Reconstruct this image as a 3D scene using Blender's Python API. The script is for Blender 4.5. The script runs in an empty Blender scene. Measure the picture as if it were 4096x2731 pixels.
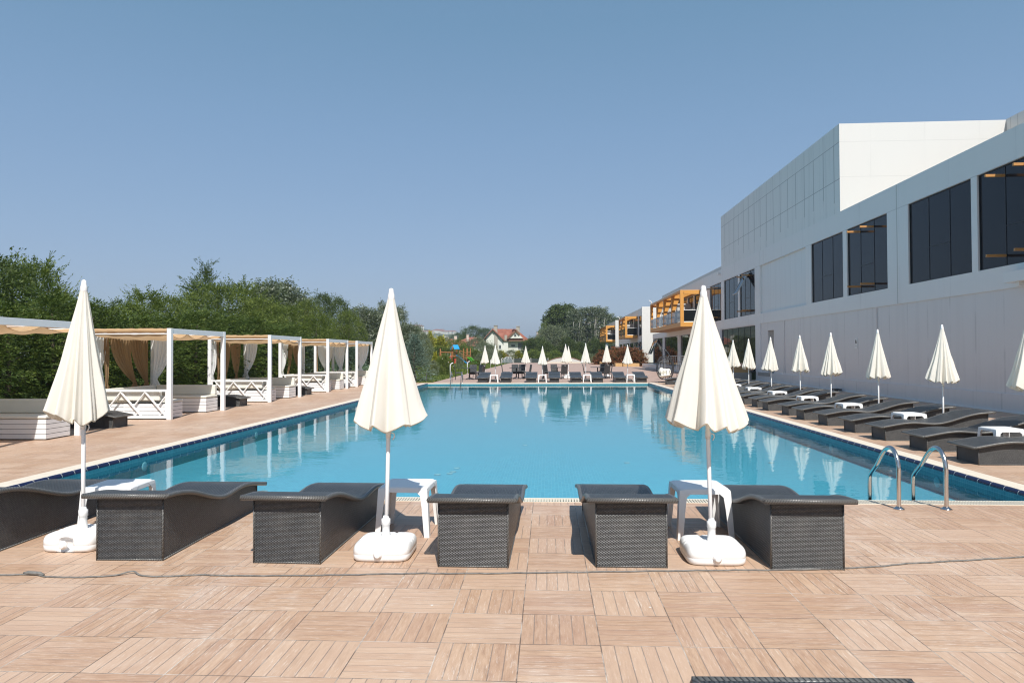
import bpy, bmesh, math, random
import numpy as np
from mathutils import Vector, Matrix, noise
R = math.radians
PI = math.pi
sc = bpy.context.scene
col = sc.collection
random.seed(7)
HAZE = .00040

# ------------------------------------------------------------------ camera
FW, FH, FP = 4096.0, 2731.0, 2761.7           # photograph size and focal length in its pixels
CH = 1.6
_y, _p, _r = R(2.9346), R(1.024), R(0.233)
FWD = Vector((-math.sin(_y) * math.cos(_p), math.cos(_y) * math.cos(_p), math.sin(_p)))
_r0 = Vector((math.cos(_y), math.sin(_y), 0)); _u0 = _r0.cross(FWD)
RIGHT = _r0 * math.cos(_r) - _u0 * math.sin(_r)
UP = _u0 * math.cos(_r) + _r0 * math.sin(_r)
CAM = Vector((0, 0, CH))
cd = bpy.data.cameras.new('camera'); cam = bpy.data.objects.new('camera', cd); col.objects.link(cam)
cam.matrix_world = Matrix.Translation(CAM) @ Matrix((RIGHT, UP, -FWD)).transposed().to_4x4()
cd.sensor_width = 36; cd.lens = 36 * FP / FW; cd.clip_start = 0.05; cd.clip_end = 9000
cd.dof.use_dof = True  # the lounger end at the bottom edge is slightly soft
cd.dof.focus_distance = 16.0; cd.dof.aperture_fstop = 14.0
sc.camera = cam
REG = dict(D=(0, 0, 2352 / 4096), a1=(0, 960, 1568 / 900), a2=(700, 1000, 2.24), c1=(1600, 1240, 4.9), c2=(2000, 1200, 2063 / 500),
           c3=(2350, 1150, 1823 / 500), c7=(600, 1280, 3.36))
def ray(px, py, reg='D'):
    x0, y0, s = REG[reg]
    return FWD * FP + RIGHT * (x0 + px / s - FW / 2) - UP * (y0 + py / s - FH / 2)
def at(px, py, Y, reg='D'):
    """point on the vertical plane at distance Y seen at a measured spot"""
    d = ray(px, py, reg); return CAM + d * (Y / d.y)
def atx(px, py, X, reg='D'):
    d = ray(px, py, reg); return CAM + d * (X / d.x)

# ------------------------------------------------------------------ sky and sun
SUN_EL, SUN_AZ = 50.0, 167.0                   # azimuth clockwise from +Y
w = bpy.data.worlds.new('World'); sc.world = w; w.use_nodes = True
nt = w.node_tree; bg = nt.nodes['Background']
sky = nt.nodes.new('ShaderNodeTexSky'); sky.sky_type = 'NISHITA'; sky.sun_disc = False
sky.sun_elevation = R(SUN_EL); sky.sun_rotation = R(SUN_AZ)
sky.altitude = 0; sky.air_density = 1.0; sky.dust_density = 1.0; sky.ozone_density = 1.6
# summer haze: the clear-sky model is blended with a milky sky that varies with height only
_tc = nt.nodes.new('ShaderNodeTexCoord'); _sx = nt.nodes.new('ShaderNodeSeparateXYZ'); nt.links.new(_tc.outputs['Generated'], _sx.inputs[0])
_rp = nt.nodes.new('ShaderNodeValToRGB'); nt.links.new(_sx.outputs[2], _rp.inputs[0]); _e = _rp.color_ramp.elements
for _k in range(5): _e.new(.5)
for _el, (_q, _c) in zip(_e, [(0, (.360, .465, .635)), (.041, (.305, .405, .605)), (.087, (.268, .362, .553)), (.176, (.238, .356, .540)), (.302, (.196, .334, .520)), (.431, (.148, .296, .456)), (1, (.10, .20, .36))]):
    _el.position = _q; _el.color = _c + (1,)
_ml = nt.nodes.new('ShaderNodeVectorMath'); _ml.operation = 'SCALE'; nt.links.new(_rp.outputs[0], _ml.inputs[0]); _ml.inputs['Scale'].default_value = 10
_mx = nt.nodes.new('ShaderNodeMix'); _mx.data_type = 'RGBA'; _mx.inputs[0].default_value = .65
nt.links.new(sky.outputs[0], _mx.inputs[6]); nt.links.new(_ml.outputs[0], _mx.inputs[7])
nt.links.new(_mx.outputs[2], bg.inputs[0]); bg.inputs[1].default_value = 0.092
sd = Vector((math.sin(R(SUN_AZ)) * math.cos(R(SUN_EL)), math.cos(R(SUN_AZ)) * math.cos(R(SUN_EL)), math.sin(R(SUN_EL))))
sl = bpy.data.lights.new('sun', 'SUN'); sun = bpy.data.objects.new('sun', sl); col.objects.link(sun)
sl.energy = 4.5; sl.angle = R(0.55); sl.color = (1, 0.955, 0.89)
sun.rotation_euler = sd.to_track_quat('Z', 'Y').to_euler(); sun.location = (20, -30, 40)
sc.view_settings.view_transform = 'Standard'; sc.view_settings.look = 'None'; sc.view_settings.gamma = 1
sc.view_settings.exposure = 0.35
sc.cycles.max_bounces = 8; sc.cycles.transparent_max_bounces = 16; sc.cycles.caustics_reflective = False; sc.cycles.caustics_refractive = False
sc.cycles.sample_clamp_indirect = 6; sc.cycles.use_denoising = True
sc.cycles.pixel_filter_type = 'BLACKMAN_HARRIS'; sc.cycles.filter_width = 1.15

# ------------------------------------------------------------------ material helpers
class NB:
    def __init__(s, name):
        s.m = bpy.data.materials.new(name); s.m.use_nodes = True
        s.t = s.m.node_tree; s.b = s.t.nodes['Principled BSDF']; s.o = s.t.nodes['Material Output']
    def n(s, typ, **kw):
        x = s.t.nodes.new(typ)
        for k, v in kw.items(): setattr(x, k, v)
        return x
    def put(s, sock, v):
        if v is None: return
        if isinstance(v, bpy.types.NodeSocket): s.t.links.new(v, sock)
        else: sock.default_value = (tuple(v) + (1,)) if isinstance(v, tuple) and len(v) == 3 and sock.type == 'RGBA' else v
    def M(s, op, a, b=None, c=None):
        x = s.n('ShaderNodeMath', operation=op)
        s.put(x.inputs[0], a); s.put(x.inputs[1], b); s.put(x.inputs[2], c)
        return x.outputs[0]
    def mix(s, f, a, b, mode='MIX'):
        x = s.n('ShaderNodeMix', data_type='RGBA', blend_type=mode)
        s.put(x.inputs[0], f); s.put(x.inputs[6], a); s.put(x.inputs[7], b)
        return x.outputs[2]
    def ramp(s, v, stops):
        x = s.n('ShaderNodeValToRGB'); e = x.color_ramp.elements
        while len(e) < len(stops): e.new(0.5)
        for el, (p, c) in zip(e, stops): el.position = p; el.color = tuple(c) + (1,) if len(c) == 3 else c
        s.put(x.inputs[0], v); return x.outputs[0]
    def step(s, v, a, b):
        x = s.n('ShaderNodeMapRange', clamp=True); s.put(x.inputs[0], v); x.inputs[1].default_value = a; x.inputs[2].default_value = b
        return x.outputs[0]
    def coord(s, kind='Object'):
        return s.n('ShaderNodeTexCoord').outputs[kind]
    def pos(s): return s.n('ShaderNodeNewGeometry').outputs['Position']
    def sep(s, v):
        x = s.n('ShaderNodeSeparateXYZ'); s.put(x.inputs[0], v); return x.outputs
    def comb(s, x=0., y=0., z=0.):
        c = s.n('ShaderNodeCombineXYZ'); s.put(c.inputs[0], x); s.put(c.inputs[1], y); s.put(c.inputs[2], z); return c.outputs[0]
    def noise(s, v, scale, detail=3, rough=.55, out=0):
        x = s.n('ShaderNodeTexNoise'); s.put(x.inputs['Vector'], v); x.inputs['Scale'].default_value = scale
        x.inputs['Detail'].default_value = detail; x.inputs['Roughness'].default_value = rough; return x.outputs[out]
    def mul(s, v, t):
        x = s.n('ShaderNodeVectorMath', operation='MULTIPLY'); s.put(x.inputs[0], v); x.inputs[1].default_value = t; return x.outputs[0]
    def white(s, v):
        x = s.n('ShaderNodeTexWhiteNoise'); s.put(x.inputs['Vector'], v); return x.outputs[0]
    def bump(s, h, strength=.3, dist=.01):
        x = s.n('ShaderNodeBump'); s.put(x.inputs['Height'], h); x.inputs['Strength'].default_value = strength
        x.inputs['Distance'].default_value = dist; s.t.links.new(x.outputs[0], s.b.inputs['Normal']); return x
    def set(s, **kw):
        names = dict(color='Base Color', rough='Roughness', metal='Metallic', spec='Specular IOR Level', alpha='Alpha', ior='IOR',
                     trans='Transmission Weight', coat='Coat Weight', sub='Subsurface Weight')
        for k, v in kw.items(): s.put(s.b.inputs[names[k]], v)
        return s
def plain(name, c, rough=.5, metal=0., var=.06, scale=6., bump=0., spec=.5):
    s = NB(name); p = s.coord()
    f = s.noise(p, scale, 4)
    a = tuple(max(0, x * (1 - var)) for x in c); b = tuple(min(1, x * (1 + var)) for x in c)
    s.set(color=s.mix(f, a, b), rough=rough, metal=metal, spec=spec)
    if bump: s.bump(s.noise(p, scale * 8, 3), bump, .01)
    return s.m
MAT = {}
MAT['white_plastic'] = plain('white_plastic', (.80, .80, .79), .35, var=.03)
MAT['white_metal'] = plain('white_painted_metal', (.80, .80, .80), .4, var=.03)
MAT['pole'] = plain('umbrella_pole_paint', (.82, .82, .82), .3, var=.02)
MAT['steel'] = plain('stainless_steel', (.62, .60, .58), .16, 1., .05)
MAT['rail'] = plain('brushed_rail_steel', (.15, .15, .155), .5, .0, .05)
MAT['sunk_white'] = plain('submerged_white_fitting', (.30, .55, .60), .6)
MAT['dark_plastic'] = plain('dark_grey_plastic', (.07, .075, .08), .5)
MAT['charcoal'] = plain('charcoal_metal', (.035, .036, .04), .45)
MAT['bark'] = plain('bark', (.13, .10, .075), .9, var=.4, scale=9, bump=.5)
MAT['birch'] = plain('pale_bark', (.50, .47, .42), .85, var=.25, scale=4)
MAT['trim_white'] = plain('white_cladding_trim', (.78, .79, .78), .4, var=.02)
MAT['cream'] = plain('cream_cushion', (.74, .72, .64), .9, var=.05, scale=12)
MAT['cushion'] = plain('ivory_cushion_fabric', (.70, .69, .62), .85, var=.06, scale=5, bump=.1)
MAT['concrete'] = plain('concrete', (.36, .34, .31), .85, var=.15, scale=3, bump=.2)
MAT['stone'] = plain('chimney_stone', (.36, .33, .28), .9, var=.35, scale=7, bump=.3)
MAT['orange'] = plain('ochre_metal_panel', (.60, .29, .065), .42, var=.06, scale=2)
MAT['wood_orange'] = plain('stained_wood', (.36, .14, .045), .6, var=.25, scale=8)
MAT['arm_wood'] = plain('copper_brown_metal', (.48, .24, .08), .4, var=.1)
MAT['blue_plastic'] = plain('blue_plastic', (.015, .27, .55), .4)
MAT['red_plastic'] = plain('red_plastic', (.55, .05, .03), .4)
MAT['green_plastic'] = plain('green_plastic', (.10, .50, .03), .4)
MAT['house_wall'] = plain('house_render', (.66, .66, .60), .9, var=.05, scale=1)
MAT['pink_wall'] = plain('pale_pink_render', (.62, .50, .42), .9, var=.05)
MAT['house_trim'] = plain('brown_eaves', (.20, .11, .07), .8)
MAT['shutter'] = plain('shutter', (.66, .67, .66), .6)
MAT['divider'] = plain('pale_divider_panel', (.50, .50, .48), .5)
MAT['mullion'] = plain('black_window_gasket', (.012, .014, .017), .4)
MAT['cable'] = plain('rubber_cable', (.16, .155, .145), .7, var=.85, scale=30, bump=.2)
MAT['pine_wood'] = plain('pale_pine_planter', (.52, .33, .15), .7, var=.2, scale=6)
MAT['fence_dark'] = plain('dark_green_fence', (.03, .045, .04), .7)
MAT['tarp'] = plain('grey_tarpaulin', (.16, .19, .20), .5)

def glass(name, c, rough=.04, dist=.0):
    s = NB(name); s.set(color=c, rough=rough, spec=.30)
    if dist:
        s.bump(s.noise(s.mul(s.coord(), (1, .35, 1)), 1.3, 1), dist, .05)
    return s.m
MAT['glass'] = glass('dark_navy_glass', (.008, .011, .017), .03, .02)
MAT['glass_low'] = glass('ground_floor_glass', (.010, .012, .012), .02, .06)
MAT['glass_house'] = glass('house_window_glass', (.09, .10, .10), .1)
def rail_glass():
    s = NB('smoked_balcony_glass'); s.set(color=(.10, .13, .15), rough=.05, alpha=.62); return s.m
MAT['rail_glass'] = rail_glass()

def fabric(name, c, transl=.3, rough=.9, weave=0., tcol=None):
    s = NB(name); p = s.coord()
    f = s.noise(p, 7, 4)
    cc = s.mix(f, tuple(x * .94 for x in c), tuple(min(1, x * 1.04) for x in c))
    if weave:
        f2 = s.noise(s.mul(p, (1, 1, .25)), 60, 2)
        cc = s.mix(s.M('MULTIPLY', f2, weave), cc, tuple(x * .45 for x in c))
    s.set(color=cc, rough=rough, spec=.15)
    tr = s.n('ShaderNodeBsdfTranslucent'); s.put(tr.inputs[0], tcol or c)
    mx = s.n('ShaderNodeMixShader'); mx.inputs[0].default_value = transl
    s.t.links.new(s.b.outputs[0], mx.inputs[1]); s.t.links.new(tr.outputs[0], mx.inputs[2]); s.t.links.new(mx.outputs[0], s.o.inputs[0])
    return s.m
MAT['canvas'] = fabric('cream_umbrella_canvas', (.90, .885, .835), .34, tcol=(.94, .87, .70))
MAT['curtain_white'] = fabric('white_voile', (.92, .93, .92), .42)
MAT['curtain_brown'] = fabric('brown_hessian', (.40, .27, .15), .35, weave=.35)
MAT['hessian'] = fabric('tan_hessian_roof', (.68, .47, .27), .38, weave=.25)

def wicker(name='black_rattan_weave', bw=.024, bh=.0092, k=1.):
    s = NB(name); uv = s.sep(s.n('ShaderNodeUVMap').outputs[0])
    v = s.M('DIVIDE', uv[1], bh); row = s.M('FLOOR', v); odd = s.M('MULTIPLY', s.M('MODULO', s.M('ABSOLUTE', row), 2.), .5)
    u = s.M('ADD', s.M('DIVIDE', uv[0], bw), odd); cell = s.M('FLOOR', u)
    fu = s.M('SUBTRACT', s.M('FRACT', u), .5); fv = s.M('SUBTRACT', s.M('FRACT', v), .5)
    hu = s.M('SUBTRACT', 1., s.M('POWER', s.M('MULTIPLY', s.M('ABSOLUTE', fu), 2.), 2.5))
    hv = s.M('SUBTRACT', 1., s.M('POWER', s.M('MULTIPLY', s.M('ABSOLUTE', fv), 2.), 2.))
    h = s.M('MULTIPLY', hu, hv)
    wn = s.white(s.comb(cell, row))
    big = s.noise(s.coord(), 3.5, 3)
    c = s.mix(wn, (.040 * k, .044 * k, .049 * k), (.082 * k, .087 * k, .091 * k))
    c = s.mix(s.step(h, .12, .6), (.007, .007, .007), c)
    c = s.mix(s.M('MULTIPLY', s.step(big, .5, .75), .35), c, (.105, .102, .095))
    s.set(color=c, rough=.38, spec=.6)
    s.bump(h, .8, .004)
    return s.m
MAT['wicker'] = wicker()
MAT['wicker_top'] = wicker('black_rattan_seat_weave', .040, .0150, .85)
def rattan_edge():
    s = NB('black_rattan_binding'); uv = s.sep(s.n('ShaderNodeUVMap').outputs[0])
    f = s.M('ABSOLUTE', s.M('SUBTRACT', s.M('FRACT', s.M('DIVIDE', s.M('ADD', uv[0], s.M('MULTIPLY', uv[1], .6)), .019)), .5))
    c = s.mix(s.step(f, .28, .48), (.13, .128, .122), (.012, .012, .012))
    s.set(color=c, rough=.32); s.bump(s.M('SUBTRACT', .5, f), .8, .004); return s.m
MAT['binding'] = rattan_edge()

def deck():
    s = NB('wood_look_deck_tile'); P = s.sep(s.pos())
    T = .4425
    u = s.M('DIVIDE', s.M('SUBTRACT', P[0], .283), T); v = s.M('DIVIDE', s.M('SUBTRACT', P[1], 3.838), .4370)
    ci = s.M('FLOOR', u); cj = s.M('FLOOR', v); fu = s.M('SUBTRACT', u, ci); fv = s.M('SUBTRACT', v, cj)
    par = s.M('MODULO', s.M('ABSOLUTE', s.M('ADD', ci, cj)), 2.)
    # a few tiles were laid turned the wrong way
    flip = s.M('LESS_THAN', s.white(s.comb(s.M('ADD', ci, 11.3), cj, 3.)), .03)
    par = s.M('ABSOLUTE', s.M('SUBTRACT', par, flip))
    ac = s.M('ADD', s.M('MULTIPLY', par, fu), s.M('MULTIPLY', s.M('SUBTRACT', 1., par), fv))
    al = s.M('ADD', s.M('MULTIPLY', par, fv), s.M('MULTIPLY', s.M('SUBTRACT', 1., par), fu))
    a6 = s.M('MULTIPLY', ac, 6.); k = s.M('FLOOR', a6)
    ga = s.M('ABSOLUTE', s.M('SUBTRACT', s.M('SUBTRACT', a6, k), .5))      # .5 at a groove
    edge = s.M('MAXIMUM', s.M('ABSOLUTE', s.M('SUBTRACT', fu, .5)), s.M('ABSOLUTE', s.M('SUBTRACT', fv, .5)))
    inner = s.M('LESS_THAN', s.M('ABSOLUTE', s.M('SUBTRACT', ac, .5)), .45)
    groove = s.M('MULTIPLY', s.step(ga, .452, .475), inner)
    joint = s.step(edge, .4905, .4955)
    rnd = s.white(s.comb(ci, cj, k)); rt = s.white(s.comb(ci, cj, 77.))
    gv = s.comb(s.M('MULTIPLY', al, 1.1), s.M('ADD', s.M('MULTIPLY', ac, 7.), s.M('MULTIPLY', rnd, 40.)), s.M('MULTIPLY', rt, 30.))
    grain = s.noise(gv, 3.0, 6, .65); fine = s.noise(s.mul(gv, (2.2, 6, 1)), 7, 3, .7)
    c = s.ramp(grain, [(.30, (.320, .190, .118)), (.47, (.465, .298, .190)), (.62, (.555, .375, .248)), (.75, (.625, .450, .315))])
    c = s.mix(s.M('MULTIPLY', fine, .35), c, (.40, .25, .165))
    c = s.mix(s.M('MULTIPLY', rnd, .45), c, (.42, .255, .18)); c = s.mix(s.M('MULTIPLY', s.M('POWER', s.white(s.comb(k, ci, cj)), 2.), .35), c, (.68, .50, .36))
    c = s.mix(s.M('MULTIPLY', rt, .28), c, (.45, .30, .215)); c = s.mix(s.M('MULTIPLY', s.M('GREATER_THAN', rt, .72), .28), c, (.66, .49, .36))
    big = s.noise(s.pos(), .55, 5, .6); mid = s.noise(s.pos(), 4.5, 5, .7)
    dust = s.M('MULTIPLY', s.step(big, .46, .72), s.step(mid, .42, .68))
    c = s.mix(s.M('MULTIPLY', dust, .55), c, (.72, .64, .56))
    c = s.mix(s.M('MULTIPLY', s.step(s.noise(s.pos(), 1.7, 4), .58, .75), .28), c, (.33, .22, .16))
    gc = s.mix(s.M('MULTIPLY', s.step(mid, .5, .7), .6), (.17, .145, .13), (.50, .44, .38))
    gc = s.mix(s.M('SUBTRACT', 1., par), gc, (.33, .24, .185)); c = s.mix(s.M('MULTIPLY', groove, .68), c, gc)
    jc = s.mix(s.step(s.noise(s.pos(), 2.3, 4, .7), .45, .62), (.11, .085, .07), (.60, .54, .47))
    c = s.mix(s.M('MULTIPLY', joint, .85), c, jc)
    # chalky crumbs
    vo = s.n('ShaderNodeTexVoronoi'); s.put(vo.inputs['Vector'], s.pos()); vo.inputs['Scale'].default_value = 2.1
    st = s.step(s.noise(s.mul(gv, (1.6, 3.4, 1)), 2.2, 4, .75), .57, .67)
    c = s.mix(s.M('MULTIPLY', s.M('MULTIPLY', st, s.step(big, .34, .56)), .75), c, (.76, .68, .59))
    crumb = s.M('LESS_THAN', vo.outputs['Distance'], .018)
    c = s.mix(crumb, c, (.72, .70, .66))
    s.set(color=c, rough=s.M('ADD', .34, s.M('MULTIPLY', mid, .30)), spec=.4)
    h = s.M('SUBTRACT', s.M('MULTIPLY', grain, .25), s.M('MAXIMUM', groove, joint))
    s.bump(h, .5, .004); return s.m
MAT['deck'] = deck()

def paver():
    s = NB('pink_paving'); P = s.pos(); q = s.sep(P)
    b = s.n('ShaderNodeTexBrick'); s.put(b.inputs['Vector'], P); b.inputs['Scale'].default_value = 1
    b.inputs['Brick Width'].default_value = .44; b.inputs['Row Height'].default_value = .44; b.offset = 0
    b.inputs['Mortar Size'].default_value = .012; b.inputs['Color1'].default_value = (.45, .31, .245, 1); b.inputs['Color2'].default_value = (.37, .25, .20, 1)
    b.inputs['Mortar'].default_value = (.30, .22, .18, 1)
    c = s.mix(s.M('MULTIPLY', s.noise(P, .6, 5), .5), b.outputs[0], (.50, .37, .30))
    s.set(color=c, rough=.6); return s.m
MAT['paver'] = paver()

def mosaic(name, c1, c2, grout, size=.045):
    s = NB(name); q = s.sep(s.pos())
    us = [s.M('DIVIDE', q[i], size) for i in range(3)]
    fr = [s.M('ABSOLUTE', s.M('SUBTRACT', s.M('FRACT', u), .5)) for u in us]
    nrm = s.sep(s.n('ShaderNodeNewGeometry').outputs['Normal'])
    m = [s.M('MULTIPLY', fr[i], s.M('SUBTRACT', 1., s.M('ABSOLUTE', nrm[i]))) for i in range(3)]
    g = s.step(s.M('MAXIMUM', s.M('MAXIMUM', m[0], m[1]), m[2]), .44, .47)
    wn = s.white(s.comb(s.M('FLOOR', us[0]), s.M('FLOOR', us[1]), s.M('FLOOR', us[2])))
    c = s.mix(wn, c1, c2); c = s.mix(s.M('MULTIPLY', g, .65), c, grout)
    lum = s.noise(s.pos(), .5, 3)
    c = s.mix(s.M('MULTIPLY', lum, .25), c, c2)
    s.set(color=c, rough=.3); return s.m
MAT['mosaic'] = mosaic('turquoise_pool_mosaic', (.065, .39, .55), (.11, .50, .66), (.42, .72, .79), .05)
MAT['mosaic_wall_shaded'] = mosaic('shaded_wall_mosaic', (.012, .15, .21), (.03, .22, .28), (.16, .36, .40))  # pool mosaic darkened on the walls: grazing-sun shade painted into the colour
def navy():
    s = NB('navy_edge_tile'); q = s.sep(s.pos())
    f = s.M('ABSOLUTE', s.M('SUBTRACT', s.M('FRACT', s.M('DIVIDE', q[1], .25)), .5))
    g = s.step(f, .478, .488)
    c = s.mix(g, (.008, .012, .055), (.62, .60, .52)); s.set(color=c, rough=.18); return s.m
MAT['navy'] = navy()
def coping():
    s = NB('cream_coping_stone'); q = s.sep(s.pos())
    f = s.M('ABSOLUTE', s.M('SUBTRACT', s.M('FRACT', s.M('DIVIDE', q[1], .5)), .5)); g = s.M('MULTIPLY', s.step(f, .488, .495), .45)
    fx = s.M('ABSOLUTE', s.M('SUBTRACT', s.M('FRACT', s.M('DIVIDE', q[0], .5)), .5)); 
    c = s.mix(s.noise(s.pos(), 5, 5), (.62, .55, .44), (.74, .67, .56)); c = s.mix(g, c, (.35, .31, .26))
    s.set(color=c, rough=.7); return s.m
MAT['coping'] = coping()
MAT['grate'] = plain('ivory_overflow_grating', (.68, .63, .52), .5, var=.06)
MAT['channel'] = plain('dark_channel', (.06, .06, .055), .8)

def water():
    s = NB('pool_water'); t = s.t; t.nodes.remove(s.b)
    p = s.pos()
    n1 = s.noise(s.mul(p, (1, 1.2, 1)), 1.1, 2, .5); n2 = s.noise(s.mul(p, (1, 1.6, 1)), 5.5, 2, .5)
    h = s.M('ADD', s.M('MULTIPLY', n1, 1.), s.M('MULTIPLY', n2, .22))
    b = s.n('ShaderNodeBump'); s.put(b.inputs['Height'], h); b.inputs['Strength'].default_value = .16; b.inputs['Distance'].default_value = .03
    gl = s.n('ShaderNodeBsdfGlossy'); gl.inputs['Roughness'].default_value = .015; t.links.new(b.outputs[0], gl.inputs['Normal'])
    tr = s.n('ShaderNodeBsdfTransparent'); tr.inputs[0].default_value = (.80, .95, .97, 1)
    fr = s.n('ShaderNodeFresnel'); fr.inputs[0].default_value = 1.33; t.links.new(b.outputs[0], fr.inputs[1])
    mx = s.n('ShaderNodeMixShader'); t.links.new(fr.outputs[0], mx.inputs[0]); t.links.new(tr.outputs[0], mx.inputs[1]); t.links.new(gl.outputs[0], mx.inputs[2])
    t.links.new(mx.outputs[0], s.o.inputs[0]); return s.m
MAT['water'] = water()

def grass_ground():
    s = NB('lawn_and_earth'); p = s.pos()
    a = s.noise(p, .35, 5); b = s.noise(p, 9, 4, .7)
    c = s.ramp(b, [(.3, (.045, .085, .012)), (.55, (.085, .145, .025)), (.75, (.14, .19, .05))])
    c = s.mix(s.M('MULTIPLY', s.step(a, .5, .7), .5), c, (.20, .19, .08)); s.set(color=c, rough=.95); s.bump(b, .8, .05); return s.m
MAT['lawn'] = grass_ground()
def hill_mat():
    s = NB('far_hillside_scrub'); p = s.pos()
    c = s.ramp(s.noise(p, .012, 6, .7), [(.38, (.05, .08, .03)), (.5, (.10, .12, .05)), (.6, (.23, .20, .12))]); s.set(color=c, rough=1.); return s.m
MAT['hill'] = hill_mat()

def clad(name, base, vstep, zlines, dirt, y0=0., lw=.012, js=.55, zband=None):
    """aluminium panel wall: thin vertical and horizontal joints, faint run marks"""
    s = NB(name); q = s.sep(s.pos())
    along = s.M('ADD', q[1], s.M('MULTIPLY', q[0], 1.))
    u = s.M('DIVIDE', s.M('SUBTRACT', along, y0), vstep)
    f = s.M('ABSOLUTE', s.M('SUBTRACT', s.M('FRACT', u), .5))
    jv = s.step(f, .5 - lw / vstep, .5 - lw / vstep * .3)
    j = s.M('MULTIPLY', jv, js)
    if zband:
        low = s.M('ADD', zband[0], s.M('MULTIPLY', s.white(s.comb(s.M('FLOOR', s.M('ADD', u, .5)))), .7))
        j = s.M('MULTIPLY', j, s.M('MULTIPLY', s.M('GREATER_THAN', q[2], low), s.M('ADD', .25, s.M('MULTIPLY', s.M('LESS_THAN', q[2], zband[1]), .75))))
    for z in zlines:
        j = s.M('MAXIMUM', j, s.M('MULTIPLY', s.step(s.M('ABSOLUTE', s.M('SUBTRACT', q[2], z)), .02, .008), min(1., js * 1.2)))
    streak = s.noise(s.comb(s.M('MULTIPLY', along, 2.2), 0., s.M('MULTIPLY', q[2], .12)), 1.0, 5, .7)
    blotch = s.noise(s.pos(), .35, 3)
    c = s.mix(s.M('MULTIPLY', s.step(streak, .5, .72), dirt), base, tuple(x * .72 for x in base))
    c = s.mix(s.M('MULTIPLY', blotch, .10), c, tuple(x * .8 for x in base))
    c = s.mix(s.M('MULTIPLY', s.M('MULTIPLY', s.step(f, .455, .5), s.step(s.noise(s.comb(s.M('FLOOR', s.M('ADD', u, .5)), 0., q[2]), .9, 2), .42, .6)), dirt * 1.3), c, tuple(x * .55 for x in base))
    c = s.mix(j, c, tuple(x * .45 for x in base))
    s.set(color=c, rough=.38, spec=.45)
    s.bump(s.M('SUBTRACT', s.M('MULTIPLY', s.noise(s.pos(), .6, 2), .4), j), .25, .01); return s.m
MAT['wall_low'] = clad('white_cladding_lower', (.725, .705, .695), 1.24, [], .30, .3, .006, .15)
MAT['wall_up'] = clad('white_cladding_band', (.79, .785, .77), 3.0, [6.585], .12, .62, .006, .35)
MAT['wall_recess'] = clad('white_cladding_recess', (.74, .76, .76), .78, [], .22, .1, .006, .4)
MAT['wall_block'] = clad('white_cladding_block', (.77, .775, .75), 1.13, [10.36, 8.83], .5, .2, .040, 1.0, (7.75, 10.37))
MAT['wall_sunny'] = clad('white_cladding_end', (.63, .62, .59), 2.2, [10.36, 8.9], .04, .9, .008, .16)  # sunlit copy of the white cladding, base colour toned down against the sun
MAT['ribbed'] = clad('ribbed_roof_edge', (.62, .63, .62), .42, [], .1, 0, .03)

def rooftile():
    s = NB('red_roof_tiles'); p = s.coord(); q = s.sep(p)
    f = s.M('FRACT', s.M('MULTIPLY', q[2], 3.2)); g = s.noise(p, 1.4, 4)
    c = s.ramp(g, [(.3, (.22, .075, .05)), (.6, (.33, .125, .085)), (.8, (.38, .19, .14))]); c = s.mix(s.M('MULTIPLY', s.step(f, .8, 1.), .4), c, (.14, .05, .03))
    s.set(color=c, rough=.85); return s.m
MAT['roof'] = rooftile()

def leaf(name, stops, transl=.3):
    s = NB(name); uv = s.sep(s.n('ShaderNodeUVMap').outputs[0])
    big = s.noise(s.coord(), .9, 3)
    v = s.M('ADD', s.M('MULTIPLY', uv[0], .7), s.M('MULTIPLY', s.M('SUBTRACT', big, .35), .6))
    c = s.ramp(v, stops); s.set(color=c, rough=.6, spec=.3)
    tr = s.n('ShaderNodeBsdfTranslucent'); s.put(tr.inputs[0], s.mix(.5, c, (.16, .24, .02)))
    mx = s.n('ShaderNodeMixShader'); mx.inputs[0].default_value = transl
    s.t.links.new(s.b.outputs[0], mx.inputs[1]); s.t.links.new(tr.outputs[0], mx.inputs[2]); s.t.links.new(mx.outputs[0], s.o.inputs[0])
    return s.m
MAT['leaf_cyp'] = leaf('cypress_foliage', [(.15, (.030, .055, .012)), (.45, (.075, .12, .022)), (.8, (.18, .22, .045))], .22)
MAT['leaf_green'] = leaf('green_foliage', [(.15, (.055, .085, .018)), (.45, (.14, .185, .038)), (.75, (.26, .31, .07)), (.95, (.34, .28, .10))], .42)
MAT['leaf_dark'] = leaf('dark_green_foliage', [(.15, (.035, .06, .018)), (.5, (.085, .12, .035)), (.85, (.17, .21, .06))], .38)
MAT['leaf_silver'] = leaf('silver_poplar_foliage', [(.2, (.07, .095, .05)), (.5, (.15, .18, .11)), (.65, (.30, .33, .25)), (.85, (.66, .68, .62))])
MAT['leaf_olive'] = leaf('grey_green_foliage', [(.2, (.085, .105, .06)), (.5, (.19, .22, .13)), (.85, (.34, .37, .25))])
MAT['leaf_blue'] = leaf('blue_spruce_foliage', [(.2, (.075, .115, .09)), (.5, (.17, .24, .19)), (.85, (.32, .40, .33))], .15)
MAT['leaf_gold'] = leaf('golden_conifer_foliage', [(.2, (.12, .15, .018)), (.4, (.36, .36, .035)), (.75, (.74, .64, .07))], .3)
MAT['leaf_red'] = leaf('red_photinia_foliage', [(.15, (.07, .075, .02)), (.4, (.19, .075, .035)), (.7, (.36, .11, .055)), (.9, (.20, .20, .05))])
MAT['flower'] = plain('white_rose', (.75, .70, .68), .8)

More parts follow.
